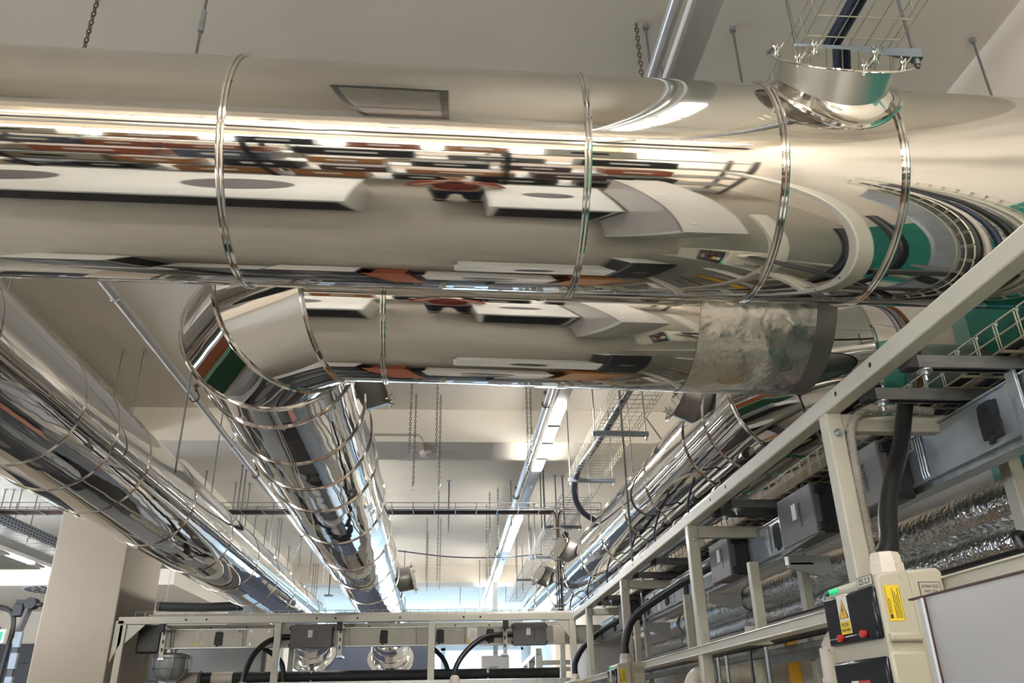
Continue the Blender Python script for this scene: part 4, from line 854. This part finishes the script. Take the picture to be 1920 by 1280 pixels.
hose([(0.09, 9.0, 0.30), (0.09, 9.02, 0.42), (0.16, 9.1, 0.56), (0.30, 9.2, 0.70), (0.47, 9.28, 0.785), (0.72, 9.29, 0.80)], 0.028, 'black hose arching up to the right tap-off box of the far busbar')
hose([(0.02, 9.55, 0.30), (0.02, 9.55, 0.45), (-0.04, 9.52, 0.58), (-0.15, 9.45, 0.68), (-0.20, 9.4, 0.72)], 0.026, 'black hose curving down from the middle of the far busbar')
hose([(-2.06, 9.05, 0.25), (-2.05, 9.06, 0.42), (-2.00, 9.12, 0.60), (-1.90, 9.2, 0.73), (-1.78, 9.28, 0.79), (-1.64, 9.29, 0.80)], 0.030, 'black hose arching up to the left tap-off box of the far busbar')
hose([(-1.74, 9.5, 0.25), (-1.74, 9.5, 0.42), (-1.78, 9.5, 0.56), (-1.90, 9.48, 0.66), (-1.98, 9.42, 0.71)], 0.028, 'black hose hanging behind the left post of the far frame')
b = B(); b.lathe([(0.05, 0), (0.05, 0.05), (0.04, 0.07), (0.03, 0.08)], (0.09, 9.0, 0.30), (0, 0, 1), 8); b.cyl((0.09, 9.0, 0.2), (0.09, 9.0, 0.3), 0.06, 12); tag(obj('cable_gland', b, 'pvc'), 'pale gland under the black hose of the far frame, right of its middle post', 'gland')
b = B(); b.lathe([(0.05, 0), (0.05, 0.05), (0.04, 0.07), (0.03, 0.08)], (-2.06, 9.05, 0.27), (0, 0, 1), 8); tag(obj('cable_gland', b, 'pvc'), 'pale gland under the leftmost black hose of the far frame', 'gland')
for x, z, l in ((0.09, 0.30, 'small cream box under the gland right of the middle post of the far frame'), (-2.06, 0.27, 'small cream box under the leftmost black hose of the far frame')):
    T = thing('junction_box', l, 'box', (x, 9.0, z-0.40)); obj('housing', B().box(x-0.12, 8.88, z-0.40, x+0.12, 9.10, z-0.004), 'boxcream', T, 0.01); obj('lid', B().box(x-0.105, 8.87, z-0.38, x+0.105, 8.88, z-0.03), 'boxcream', T, 0.004)
# --- grey flexible conduit beside the first post
b = B(); pts = resample(spline([(1.385, 2.585, 0.40), (1.383, 2.575, 0.60), (1.378, 2.56, 0.78), (1.388, 2.555, 0.88), (1.44, 2.552, 0.94), (1.55, 2.557, 0.952), (1.70, 2.56, 0.945)], 40), 0.002)
rr = [0.0145 if (i // 2) % 2 else 0.0130 for i in range(len(pts))]
ft = tag(obj('flexible_conduit', B().tube(pts, rr, 12), 'flex'), 'ribbed grey flexible conduit curving up beside the front cream post', 'conduit')
# --- foil wrapped pipes, black pipe, PVC pipes
for x, z, r, l in ((2.16, 0.715, 0.085, 'upper foil wrapped pipe along the right wall'), (2.16, 0.565, 0.068, 'lower foil wrapped pipe along the right wall')):
    T = thing('insulated_pipe', l, 'pipe', (x, 5, z-r), 'foil wrapped pipes')
    b = B(); n = 90; b.tube([(x+0.004*math.sin(k*0.9), 0.8+k*0.12, z+0.004*math.sin(k*1.7)) for k in range(n)], [r*(1+0.03*math.sin(k*2.1)) for k in range(n)], 40); obj('foil_wrap', b, 'foilpipe', T)
    b = B()
    for k in range(5): b.torus((x, 2.4+k*1.7, z), (0, 1, 0), r*1.03, 0.006, 24, 6); b.cyl((x, 2.4+k*1.7, z), (2.73, 2.4+k*1.7, z), 0.012, 8)
    obj('wall_hanger', b, 'rim', T)
b = B(); b.tube([(1.78, 1.2, 0.415), (1.78, 9, 0.415)], 0.030, 14); tag(obj('black_pipe', b, 'black'), 'black insulated pipe above the lower cream rail on the right', 'pipe')
b = B(); b.tube([(1.62, 1.5, 0.335), (1.62, 9, 0.335)], 0.045, 16); T = tag(obj('black_pipe', b, 'black'), 'thick black pipe below the lower cream rail on the right', 'pipe')
b = B(); b.tube(spline([(1.78, 2.38, 0.39), (1.76, 2.4, 0.47), (1.80, 2.42, 0.485), (1.82, 2.43, 0.44)], 6), 0.012, 8); tag(obj('rubber_loop', b, 'black'), 'black rubber loop over the insulated pipe behind the white panel', 'cable')
b = B(); b.box(1.62, 1.5, 0.245, 1.68, 9.0, 0.275); tag(obj('lower_channel', b, 'strut', bevel=0.003), 'dark steel channel below the lower cream rail', 'channel')
T = thing('drain_pipe', 'cream plastic pipe elbow and riser under the lower rail, left of the orange strip', 'pipe', (1.5, 4.6, -0.3), 'cream plastic pipes')
obj('elbow_run', B().tube(spline([(1.315, 4.6, -0.4), (1.315, 4.6, 0.06), (1.32, 4.6, 0.13), (1.35, 4.6, 0.170), (1.41, 4.6, 0.18), (1.70, 4.6, 0.18)], 8), 0.044, 18), 'pvc', T)
obj('riser', B().cyl((1.69, 4.6, 0.05), (1.69, 4.6, 0.42), 0.043, 18), 'pvc', T)
b = B(); b.cyl((1.56, 4.6, 0.18), (1.58, 4.6, 0.18), 0.048, 18); obj('socket_collar', b, 'pvc', T)
b = B(); b.cyl((1.69, 4.6, 0.235), (1.69, 4.6, 0.30), 0.048, 18); obj('socket_collar', b, 'pvc', T)
b = B(); b.torus((1.445, 4.6, 0.18), (1, 0, 0), 0.048, 0.006, 20, 6); b.cyl((1.445, 4.6, 0.225), (1.445, 4.6, 0.30), 0.005, 8); obj('pipe_clamp', b, 'rim', T)
T = thing('drain_pipe', 'cream plastic pipe bending behind the near socket box', 'pipe', (1.375, 3.0, -0.4), 'cream plastic pipes')
obj('elbow_run', B().tube(spline([(1.375, 3.0, -0.5), (1.375, 3.0, 0.13), (1.38, 2.995, 0.19), (1.41, 2.98, 0.235), (1.47, 2.95, 0.25), (1.7, 2.85, 0.25)], 8), 0.036, 18), 'pvc', T)
b = B(); b.cyl((1.375, 3.0, 0.085), (1.375, 3.0, 0.10), 0.041, 18); obj('socket_collar', b, 'pvc', T)
b = B(); b.box(1.88, 4.62, -H, 1.94, 4.66, 0.40); tag(obj('orange_strip', b, 'orange', bevel=0.003), 'upright orange strip below the lower rail', 'post')
b = B(); b.bar((1.86, 4.9, 0.265), (1.86, 3.6, 0.265), 0.006, 0.07); tag(obj('flat_bar', b, 'zinc', bevel=0.002), 'galvanised flat bar crossing in front of the orange strip', 'bar')
for i, (x, y, l) in enumerate(((1.34, 4.18, 'far one of the left pair of thin rods under the lower rail'), (1.34, 4.05, 'near one of the left pair of thin rods under the lower rail'), (1.34, 3.72, 'dark thin rod under the lower rail beside the orange strip'), (1.34, 3.52, 'grey thin rod under the lower rail in front of the orange strip'))):
    b = B(); b.cyl((x+0.0, y, -0.6), (x, y, 0.24), 0.008, 8); tag(obj('hanging_rod', b, 'rod' if i != 2 else 'black'), l, 'rod', 'thin rods under the lower rail')
T = thing('gas_hose', 'brass and steel hose fitting below the lower rail between pipe riser and orange strip', 'hose', (1.75, 4.7, -0.3))
obj('hose', B().tube(spline([(1.72, 4.72, -0.5), (1.72, 4.72, 0.0), (1.72, 4.72, 0.16)], 6), 0.02, 10), 'rim', T)
b = B(); b.cyl((1.72, 4.72, 0.16), (1.72, 4.72, 0.20), 0.026, 6); b.cyl((1.72, 4.72, 0.20), (1.72, 4.72, 0.30), 0.018, 10); b.bar((1.72, 4.72, 0.31), (1.86, 4.72, 0.33), 0.02, 0.02); obj('valve', b, 'zinc', T)
# --- bundle along the far right duct (thin pipes with grey clamps)
T = thing('pipe_bundle', 'bundle of shiny thin pipes with grey clamps running just above the cream top rail', 'pipes', (1.62, 7, 1.1))
for k, (x, z, r, m) in enumerate(((1.56, 1.13, 0.045, 'chrome_y'), (1.66, 1.16, 0.035, 'chrome_y'), (1.61, 1.07, 0.02, 'rod'))):
    obj('pipe', B().tube([(x, 4.35, z), (x-0.01, 9, z), (x-0.03, 13.5, z)], r, 20), m, T)
for k, y in enumerate((4.42, 5.3, 6.1, 7.2, 8.3, 9.6)):
    b = B(); b.lathe([(0.046, 0), (0.054, 0), (0.054, 0.05), (0.046, 0.05)], (1.56, y, 1.13), (0, 1, 0), 24, True); obj('pipe_collar', b, 'ductgrey' if k else 'pvc', T)
    b = B(); b.tube(spline([(1.50, y+0.3, 1.30), (1.47, y+0.4, 1.16), (1.52, y+0.5, 1.08), (1.60, y+0.45, 1.10)], 6), 0.007, 6); obj('looped_wire', b, 'navy', T)
for y in (4.6, 6.8, 9.0): b = B(); b.cyl((1.61, y, 1.2), (1.61, y, CZ), 0.005, 6); obj('hanger_rod', b, 'rod', T)
# --- glass lamp, black pipe, cabinet, far frame
T = thing('bulkhead_lamp', 'round frosted glass lamp with wire guard under the left end of the far busbar', 'lamp', (-2.9, 9.4, 0.37))
obj('glass_bowl', B().lathe([(0.0001, 0), (0.09, 0.006), (0.15, 0.05), (0.175, 0.11), (0.18, 0.21), (0.17, 0.22), (0.0001, 0.22)], (-2.89, 9.40, 0.385), (0,0,1), 40), 'glasslamp', T)
obj('lamp_top', B().lathe([(0.0001, 0.22), (0.19, 0.22), (0.19, 0.245), (0.10, 0.27), (0.0001, 0.27)], (-2.89, 9.40, 0.385), (0,0,1), 32), 'rim', T)
b = B()
for k in range(4):
    a = math.pi*k/4+0.3; b.tube([(-2.89+math.cos(a)*r, 9.40+math.sin(a)*r, 0.385+z) for r, z in ((-0.195, 0.22), (-0.19, 0.10), (-0.16, 0.04), (-0.09, -0.004), (0, -0.012), (0.09, -0.004), (0.16, 0.04), (0.19, 0.10), (0.195, 0.22))], 0.004, 6)
b.torus((-2.89, 9.40, 0.50), (0,0,1), 0.19, 0.004, 32, 6); obj('wire_guard', b, 'zinc', T)
b = B(); b.cyl((-2.89, 9.4, 0.65), (-2.89, 9.4, 0.70), 0.03, 10); obj('mount_stem', b, 'rim', T)
T = thing('insulated_pipe', 'black insulated pipe with pale sleeves along the bottom edge behind the far frame', 'pipe', (-0.8, 9.6, 0.34))
obj('black_insulation', B().tube([(-2.62, 9.56, 0.41), (1.25, 9.56, 0.41)], 0.06, 16), 'blackmatt', T)
for x0, x1 in ((-2.50, -2.28), (-2.86, -2.64)): obj('pale_sleeve', B().cyl((x0, 9.56, 0.41), (x1, 9.56, 0.41), 0.063, 16), 'pvc', T)
b = B(); b.torus((-2.62, 9.56, 0.41), (1, 0, 0), 0.068, 0.012, 20, 6); obj('pipe_clamp', b, 'rim', T)
b = B(); b.cyl((0.46, 9.52, 0.33), (0.46, 9.52, 0.48), 0.01, 8); b.cyl((0.46, 9.52, 0.42), (0.46, 9.52, 0.45), 0.022, 6); b.cyl((-1.45, 9.52, 0.33), (-1.45, 9.52, 0.46), 0.01, 8); obj('threaded_stud', b, 'zinc', T)
T = thing('grey_screen', 'grey screen panel behind the glass lamp and far busbar', 'screen', (-2.9, 11, -H)); obj('panel', B().box(-3.44, 11.0, -H, -2.30, 11.05, 0.90), 'ductgrey', T); obj('edge_post', B().box(-2.30, 10.99, -H, -2.25, 11.06, 0.92), 'dark', T)
T = thing('switch_cabinet', 'pale wall cabinet with a small vent grille seen under the far busbar', 'cabinet', (0.60, 11, 0.45))
obj('housing', B().box(0.45, 10.95, 0.40, 0.80, 11.15, 0.69), 'pale', T, 0.008); obj('door', B().box(0.46, 10.94, 0.40, 0.74, 10.952, 0.68), 'pale', T, 0.004)
obj('vent_grille', B().box(0.55, 10.93, 0.46, 0.66, 10.942, 0.56), 'flex', T, 0.004)
b = B(); b.box(0.60, 11.0, 0.69, 0.66, 11.04, 1.6); obj('hanging_profile', b, 'zinc', T)
b = B(); b.box(0.45, 11.0, -H, 0.80, 11.1, 0.40); obj('plinth', b, 'pale', T)
T = thing('steel_gantry', 'third cream frame beyond the gantry at the lower right, with slanting top rail', 'frame', (1.2, 11.8, -H), 'cream busbar frames')
obj('top_rail', B().bar((1.10, 10.2, 0.68), (1.29, 16.2, 0.68), 0.07, 0.07), 'cream', T, 0.006)
for y in (10.25, 11.6, 13.4, 15.5): 
    x = 1.10+0.0317*(y-10.2); obj('post', B().box(x-0.04, y-0.04, -H, x+0.04, y+0.04, 0.645), 'cream', T, 0.005)
for y in (11.6, 13.4): x = 1.10+0.0317*(y-10.2); obj('cross_beam', B().box(x, y-0.03, 0.60, 2.2, y+0.03, 0.66), 'cream', T, 0.004)
T = thing('machine_cabinet', 'pale cabinet standing behind the far right corner of the cream frames', 'cabinet', (2.0, 10.6, -H), 'white machine cabinets')
obj('body', B().box(1.62, 9.9, -H, 2.4, 11.2, 0.86), 'pale', T, 0.01); obj('door', B().box(1.66, 9.885, -H+0.1, 2.36, 9.90, 0.80), 'pale', T, 0.005)
# white panel, lower right corner
T = thing('white_machine', 'large white machine side panel filling the lower right corner', 'machine', (1.1, 0.7, -H), 'white machine cabinets')
obj('side_panel', B().prism([(0.952, -0.5, -H), (0.952, 1.625, -H), (0.972, 1.665, -H), (1.25, 1.665, -H), (1.25, -0.5, -H)], (0, 0, H+0.200)), 'panelwhite', T, 0.002)
obj('top_trim', B().box(0.948, -0.5, 0.1985, 0.957, 1.662, 0.2025), 'clamp', T, 0.0005)
obj('lit_bevel', B().prism([(0.949, 1.618, -H), (0.9695, 1.6665, -H), (0.975, 1.668, -H), (0.975, 1.61, -H), (0.951, 1.61, -H)], (0, 0, H+0.1985)), 'white', T)  # brighter white puts far window light on the bevel into the colour
obj('edge_seam', B().box(0.9505, 1.606, -H, 0.956, 1.611, 0.1985), 'clamp', T)
b = B()
for y in (0.5, 1.45): b.sphere((1.02, y, 0.207), 0.02, 12, (1, 1, 0.5))
obj('top_stud', b, 'brushed', T)
# ================================================================ the hall below and behind: dark and coloured pieces added to tone the duct reflections
def machine(x0, y0, x1, y1, z, label, m='white', front='blackmatt', face='+y', discs=1, lid=True, top=None):
    T = thing('machine_cabinet', label, 'machine', ((x0+x1)/2, (y0+y1)/2, -H), 'white machine cabinets')
    obj('body', B().box(x0, y0, -H+0.08, x1, y1, z-0.06), m, T, 0.02)
    obj('plinth', B().box(x0+0.05, y0+0.05, -H, x1-0.05, y1-0.05, -H+0.09), 'blackmatt', T)
    if lid: obj('lid', B().box(x0-0.02, y0-0.02, z-0.06, x1+0.02, y1+0.02, z), top or m, T, 0.02)
    e = 0.012; zz0, zz1 = -H+0.15, z-0.14
    if face == '+y': obj('dark_front', B().box(x0+0.04, y1-0.002, zz0, x1-0.04, y1+e, zz1), front, T, 0.004)
    elif face == '+x': obj('dark_front', B().box(x1-0.002, y0+0.05, zz0, x1+e, y1-0.05, zz1), front, T, 0.004)
    elif face == '-x': obj('dark_front', B().box(x0-e, y0+0.05, zz0, x0+0.002, y1-0.05, zz1), front, T, 0.004)
    for k in range(discs):
        t_ = (k+0.5)/discs; L = max(x1-x0, y1-y0); r = min(x1-x0, y1-y0)*0.22
        cx_ = x0+(x1-x0)*t_ if (x1-x0) >= (y1-y0) else (x0+x1)/2; cy_ = (y0+y1)/2 if (x1-x0) >= (y1-y0) else y0+(y1-y0)*t_
        obj('round_port', B().lathe([(0.0001, 0), (r, 0), (r, 0.012), (r*0.8, 0.018), (0.0001, 0.018)], (cx_, cy_, z-0.002), (0,0,1), 32), 'dark', T)
    return T
machine(-3.3, -0.75, -0.62, 0.72, -0.55, 'long white machine left of the viewer, mirrored in the near duct', discs=2)
machine(0.20, -0.75, 0.92, 0.70, -0.55, 'narrow white machine right of the viewer, mirrored in the near duct', discs=1)
machine(-3.05, 4.4, -2.35, 5.5, -0.75, 'dark topped machine below the left duct', face='+x', discs=2, top='darkside')
machine(-3.1, 5.9, -2.3, 8.2, -0.7, 'white machine below the left duct, one farther along', face='+x', discs=3, top='darkside')
machine(-0.25, 5.2, 0.75, 6.4, -0.85, 'white machine below the central duct', face='+y', discs=2)
machine(-1.2, 6.1, -0.75, 8.4, -0.75, 'dark topped machine below the centre duct before the far frame', face='+x', discs=2, top='blackmatt')
machine(0.35, 6.6, 1.0, 8.6, -0.6, 'dark topped machine beside the far socket boxes', face='-x', discs=2, top='darkside')
machine(0.0, 3.7, 1.0, 4.3, -0.95, 'low white machine in front of the right lower rail', face='+y', discs=1)
machine(-1.40, 4.9, -0.75, 5.9, -0.80, 'black topped machine right under the bend of the centre duct', face='+x', discs=2, top='blackmatt')
machine(-2.05, 6.8, -1.3, 9.0, -0.85, 'black topped machine between left and centre duct', face='+x', discs=2, top='darkside')
machine(-2.22, 5.2, -1.5, 6.6, -0.9, 'long black topped machine between left duct and the central bend', face='+x', discs=4, top='blackmatt')
machine(1.02, 3.0, 1.25, 4.4, -0.8, 'narrow black topped machine below the right duct bend', face='-x', discs=1, top='blackmatt')
machine(-7.6, 1.0, -6.6, 4.0, -0.4, 'added tall machine with dark front in the left aisle, darkening the duct reflections', face='+x', discs=2, top='darkside')  # unseen, added for dark tones mirrored in the left duct
machine(-7.6, 6.2, -6.8, 10.5, -0.3, 'added tall machine at the far end of the left aisle, darkening the duct reflections', face='+x', discs=2, top='darkside')
T = thing('bench', 'brick red bench below the central duct', 'bench', (-0.55, 6.8, -H)); obj('top', B().box(-0.70, 5.0, -0.86, -0.35, 8.6, -0.80), 'brick', T, 0.01); obj('panel', B().box(-0.65, 5.1, -H, -0.40, 8.5, -0.86), 'brick', T)
T = thing('bench', 'orange wooden bench below the right duct', 'bench', (1.05, 5.4, -H)); obj('top', B().box(0.82, 4.6, -0.72, 1.22, 6.3, -0.66), 'wood', T, 0.01); obj('panel', B().box(0.9, 4.7, -H, 1.15, 6.2, -0.72), 'wood', T)
T = thing('cupboard', 'dark green cupboard in the left aisle', 'cupboard', (-4.9, 5.6, -H)); obj('body', B().box(-5.2, 4.4, -H, -4.5, 6.8, -0.25), 'greencabinet', T, 0.01); obj('door', B().box(-4.5, 4.45, -H+0.1, -4.485, 5.6, -0.3), 'greencabinet', T); obj('door', B().box(-4.5, 5.63, -H+0.1, -4.485, 6.75, -0.3), 'greencabinet', T)
T = thing('partition', 'brick red partition in the left aisle', 'partition', (-6.2, 6.6, -H)); obj('panel', B().box(-6.3, 4.4, -H, -6.1, 8.9, 0.35), 'brick', T); obj('cap_rail', B().box(-6.32, 4.4, 0.35, -6.08, 8.9, 0.55), 'white', T)
T = thing('tall_rack', 'dark steel rack along the rear wall behind the viewer', 'rack', (-2.5, -7.6, -H))
for k in range(4): obj('shelf', B().box(-5.0, -8.0, -1.3+k*0.55, 0.5, -7.3, -1.26+k*0.55), 'rod', T)
for x in (-5.0, -2.3, 0.45):
    for y in (-8.0, -7.35): obj('upright', B().box(x, y, -H, x+0.05, y+0.05, 0.45), 'rod', T)
T = thing('air_handler', 'blue grey ventilation unit that the far duct ends dip into', 'ventilation unit', (-1.6, 18, -H))
obj('casing', B().box(-2.65, 17.35, -H, -0.30, 19.0, 1.30), 'navypanel', T, 0.02); obj('panel_joint', B().box(-1.08, 17.335, -H, -1.02, 17.352, 1.28), 'perf', T)

T = thing('storage_rack', 'tall dark storage rack behind the viewer, full of cartons and cases', 'rack', (-1.5, -2.5, -H))
for k in range(5): obj('shelf', B().box(-5.6, -2.85, -1.5+k*0.62, 2.4, -2.2, -1.46+k*0.62), 'rod', T)
for x in (-5.6, -3.6, -1.6, 0.4, 2.35):
    for y in (-2.85, -2.25): obj('upright', B().box(x, y, -H, x+0.05, y+0.05, 1.2), 'darkside', T)
cols = ['tan', 'black', 'red', 'grey', 'charcoal', 'brown', 'navy', 'dark brown']
mats_ = ['wood', 'blackmatt', 'brick', 'greylabel', 'dark', 'wood', 'navypanel', 'clamp']
lev = ['lowest', 'second', 'third', 'fourth', 'top']
for k in range(5):
    x = -5.5; q = 0
    while x < 2.0:
        w = 0.45+0.5*random.random(); hh = 0.28+0.26*random.random(); c = random.randrange(8)
        if x+w > 2.3: break
        T = thing('storage_carton', '%s carton, number %d from the left on the %s shelf of the rear rack' % (cols[c], q+1, lev[k]), 'carton', (x+w/2, -2.5, -1.46+k*0.62), 'cartons on the rear rack')
        obj('body', B().box(x, -2.8, -1.46+k*0.62, x+w, -2.25, -1.46+k*0.62+hh), mats_[c], T, 0.01)
        obj('front_label', B().box(x+w*0.3, -2.25, -1.46+k*0.62+hh*0.4, x+w*0.7, -2.245, -1.46+k*0.62+hh*0.7), 'paper' if c not in (3,) else 'ink', T)
        x += w+0.06+0.25*random.random(); q += 1

T = thing('ceiling_panel', 'grey radiant ceiling panel of three fields hung above the viewer, mirrored in the near duct', 'panel', (-0.3, -0.5, 2.86))
obj('dark_border', B().box(-0.55, -2.2, 2.86, -0.02, 1.15, 2.93), 'strut', T, 0.01)
for k in range(3): obj('panel_field', B().box(-0.51, -2.12+k*1.08, 2.848, -0.06, -1.07+k*1.08, 2.862), 'rim', T, 0.004)
for x in (-0.48, -0.1):
    for y in (-2.0, 1.0): b = B(); b.cyl((x, y, 2.93), (x, y, CZ), 0.006, 6); obj('hanger_rod', b, 'rod', T)
T = thing('lamp_trunking', 'lamp line running crosswise behind the viewer', 'lamp', (-2, -2.55, 2.66), 'continuous lamp lines')
obj('housing', B().box(-6.5, -2.60, 2.63, 2.5, -2.50, 2.70), 'tubeoff', T, 0.005)
for k in range(9): obj('lit_diffuser', B().box(-6.45+k*1.0, -2.595, 2.61, -5.55+k*1.0, -2.505, 2.632), 'tube', T, 0.004)
for x in (-6, -2, 2): b = B(); b.cyl((x, -2.55, 2.70), (x, -2.55, CZ), 0.006, 6); obj('suspension_rod', b, 'rod', T)
for y, z, r, m, l in ((-3.3, 2.35, 0.09, 'black', 'added black insulated pipe running crosswise behind the viewer'), (-3.9, 2.55, 0.05, 'silverpipe', 'added silver pipe running crosswise behind the viewer'), (-4.6, 2.2, 0.14, 'ductgrey', 'added grey duct running crosswise behind the viewer')):
    tag(obj('added_cross_pipe', B().cyl((-9.9, y, z), (2.7, y, z), r, 20), m), l, 'pipe')  # unseen, added to break up the bright band mirrored in the duct
# ---------------------------------------------------------------- the person taking the photograph (seen mirrored in the ducts)
def skin(name, V, E, m, par, root=0, sub=1):
    me = bpy.data.meshes.new(name); me.from_pydata([v[0] for v in V], E, []); o = bpy.data.objects.new(name, me); COL.objects.link(o)
    o.modifiers.new('s', 'SKIN'); sd = o.modifiers.new('d', 'SUBSURF'); sd.levels = sub; sd.render_levels = sub
    for k, v in enumerate(V):
        d = me.skin_vertices[0].data[k]; r = v[1]; d.radius = r if isinstance(r, tuple) else (r, r); d.use_root = (k == root)
    bpy.context.view_layer.update()
    ev = o.evaluated_get(bpy.context.evaluated_depsgraph_get()); m2 = bpy.data.meshes.new_from_object(ev)
    b = B(); b.v = [v.co.copy() for v in m2.vertices]; b.f = [tuple(p.vertices) for p in m2.polygons]
    bpy.data.objects.remove(o); return obj(name, b, m, par, smooth=60)
PY = -0.44
T = thing('person', 'person in red brown shirt holding up a phone, mirrored in the near duct', 'person', (0, PY, -H))
V = [((0, PY, -0.78), 0.13), ((0, PY+0.01, -0.60), (0.14, 0.11)), ((0, PY, -0.40), (0.16, 0.11)), ((0, PY-0.01, -0.28), (0.13, 0.09)), ((0, PY, -0.19), 0.055), ((0, PY+0.01, -0.13), 0.055)]
E_ = [(0,1),(1,2),(2,3),(3,4),(4,5)]
for sx in (-1, 1):
    k = len(V)
    V += [((sx*0.19, PY, -0.29), 0.062), ((sx*0.27, PY+0.07, -0.50), 0.046), ((sx*0.17, PY+0.26, -0.22), 0.036), ((sx*0.112, PY+0.385, -0.055), 0.027), ((sx*0.10, PY+0.41, -0.02), (0.030, 0.020))]
    E_ += [(3,k),(k,k+1),(k+1,k+2),(k+2,k+3),(k+3,k+4)]
    k = len(V)
    V += [((sx*0.10, PY, -0.84), 0.095), ((sx*0.115, PY+0.02, -1.20), 0.062), ((sx*0.12, PY, -1.42), 0.058), ((sx*0.125, PY-0.02, -1.61), 0.042), ((sx*0.14, PY+0.12, -1.665), (0.042, 0.032))]
    E_ += [(0,k),(k,k+1),(k+1,k+2),(k+2,k+3),(k+3,k+4)]
body = skin('body', V, E_, 'skin', T)
hd = B(); n = 20; mm = 14
def headpt(t, a):
    z = math.cos(t); r = math.sin(t); x = r*math.cos(a)*0.076; y = r*math.sin(a)*0.098; zz = z*0.118
    if zz < -0.02: k = 1+(zz+0.02)*2.6; x *= max(k, 0.55); y = y*max(k, 0.75)+0.010*(1-k)
    f = math.sin(a)
    if f > 0.9 and abs(zz+0.012) < 0.035: y += 0.020*(1-abs(zz+0.018)/0.04)*(f-0.9)/0.1
    if f > 0.75 and abs(zz-0.012) < 0.014 and abs(abs(x)-0.030) < 0.016: y -= 0.008
    return (x, PY+0.02+y, 0.0+zz-0.005)
hd.v = [Vector(headpt(math.pi*i/mm, 2*math.pi*k/n+math.pi/2)) for i in range(mm+1) for k in range(n)]; hd.f = [(i*n+k, (i+1)*n+k, (i+1)*n+(k+1)%n, i*n+(k+1)%n) for i in range(mm) for k in range(n)]
head = obj('head', hd, 'skin', T, smooth=60)
for sx in (-1, 1):
    obj('ear', B().sphere((sx*0.079, PY+0.015, -0.01), 0.03, 12, (0.3, 0.6, 1)), 'skin', head)
    obj('eye', B().sphere((sx*0.031, PY+0.098, 0.008), 0.011, 12), 'paper', head); 
obj('mouth', B().sphere((0, PY+0.107, -0.060), 0.022, 12, (1, 0.3, 0.25)), 'redsign', head)
hr = B(); hr.v = [Vector(((headpt(math.pi*i/mm, 2*math.pi*k/n+math.pi/2)[0])*1.07, PY+0.008+(headpt(math.pi*i/mm, 2*math.pi*k/n+math.pi/2)[1]-PY-0.02)*1.06, headpt(math.pi*i/mm, 0)[2]*1.08+0.004)) for i in range(6) for k in range(n)]; hr.f = [(i*n+k, (i+1)*n+k, (i+1)*n+(k+1)%n, i*n+(k+1)%n) for i in range(5) for k in range(n)]; obj('hair', hr, 'hair', T, smooth=60)
for sx in (-1, 1):                                        # hands: palm behind the phone's end, four fingers in front of its back, thumb on the screen side
    hv = [((sx*0.112, PY+0.385, -0.055), 0.024), ((sx*0.103, PY+0.405, -0.030), (0.030, 0.014)), ((sx*0.096, PY+0.418, 0.0), (0.032, 0.012))]; he = [(0,1),(1,2)]
    for q, (dz, ln) in enumerate(((0.028, 0.9), (0.010, 1.0), (-0.008, 0.95), (-0.025, 0.75))):
        k = len(hv); hv += [((sx*0.093, -0.016, dz), 0.009), ((sx*0.085, -0.001, dz+0.002), 0.0085), ((sx*(0.085-0.022*ln), 0.002, dz+0.004), 0.0075), ((sx*(0.085-0.036*ln), 0.002, dz+0.004), 0.0065)]; he += [(2,k),(k,k+1),(k+1,k+2),(k+2,k+3)]
    k = len(hv); hv += [((sx*0.092, -0.036, -0.018), 0.011), ((sx*0.078, -0.034, -0.004), 0.0095), ((sx*0.060, -0.031, 0.004), 0.008)]; he += [(1,k),(k,k+1),(k+1,k+2)]
    skin('hand', hv, he, 'skin', T)
V = [((0, PY, -0.82), (0.155, 0.125)), ((0, PY+0.01, -0.62), (0.165, 0.13)), ((0, PY, -0.40), (0.185, 0.13)), ((0, PY-0.01, -0.275), (0.15, 0.105)), ((0, PY, -0.215), 0.072)]; E_ = [(0,1),(1,2),(2,3),(3,4)]
for sx in (-1, 1):
    k = len(V); V += [((sx*0.195, PY, -0.29), 0.082), ((sx*0.272, PY+0.07, -0.50), 0.063), ((sx*0.235, PY+0.145, -0.395), 0.052)]; E_ += [(3,k),(k,k+1),(k+1,k+2)]
skin('shirt', V, E_, 'shirt', T)
V = [((0, PY, -0.79), (0.16, 0.13))]; E_ = []
for sx in (-1, 1):
    k = len(V); V += [((sx*0.10, PY, -0.88), 0.108), ((sx*0.115, PY+0.02, -1.20), 0.078), ((sx*0.12, PY, -1.42), 0.072), ((sx*0.125, PY-0.02, -1.63), 0.062)]; E_ += [(0,k),(k,k+1),(k+1,k+2),(k+2,k+3)]
skin('trousers', V, E_, 'jeans', T)
for sx in (-1, 1):
    b = B(); b.sphere((sx*0.135, PY+0.06, -1.66), 0.05, 14, (1, 2.8, 0.8)); obj('shoe', b, 'blackmatt', T)
t2 = thing('phone', 'dark phone held up in both hands by the mirrored person', 'phone', (0, -0.02, -0.04)); obj('body', B().box(-0.082, -0.026, -0.038, 0.082, -0.018, 0.038), 'darkside', t2, 0.003); obj('screen', B().box(-0.078, -0.0275, -0.034, 0.078, -0.026, 0.034), 'window', t2)

tag(obj('dark_reflection_mat', B().box(-3.2, 5.6, -H, 1.25, 15.0, -H+0.012), 'blackmatt'), 'added wide black mat on the floor below the ducts, darkening their reflections', 'mat')  # unseen, added so the ducts mirror a dark floor

for y0, l in ((10.6, 'added dark floor machine beyond the far frame, nearer one'), (13.0, 'added dark floor machine beyond the far frame, farther one')):
    machine(-2.0, y0, -0.6, y0+1.6, -0.6, l, m='dark', face='+y', discs=2, top='blackmatt')  # unseen, added to darken what the long ducts mirror
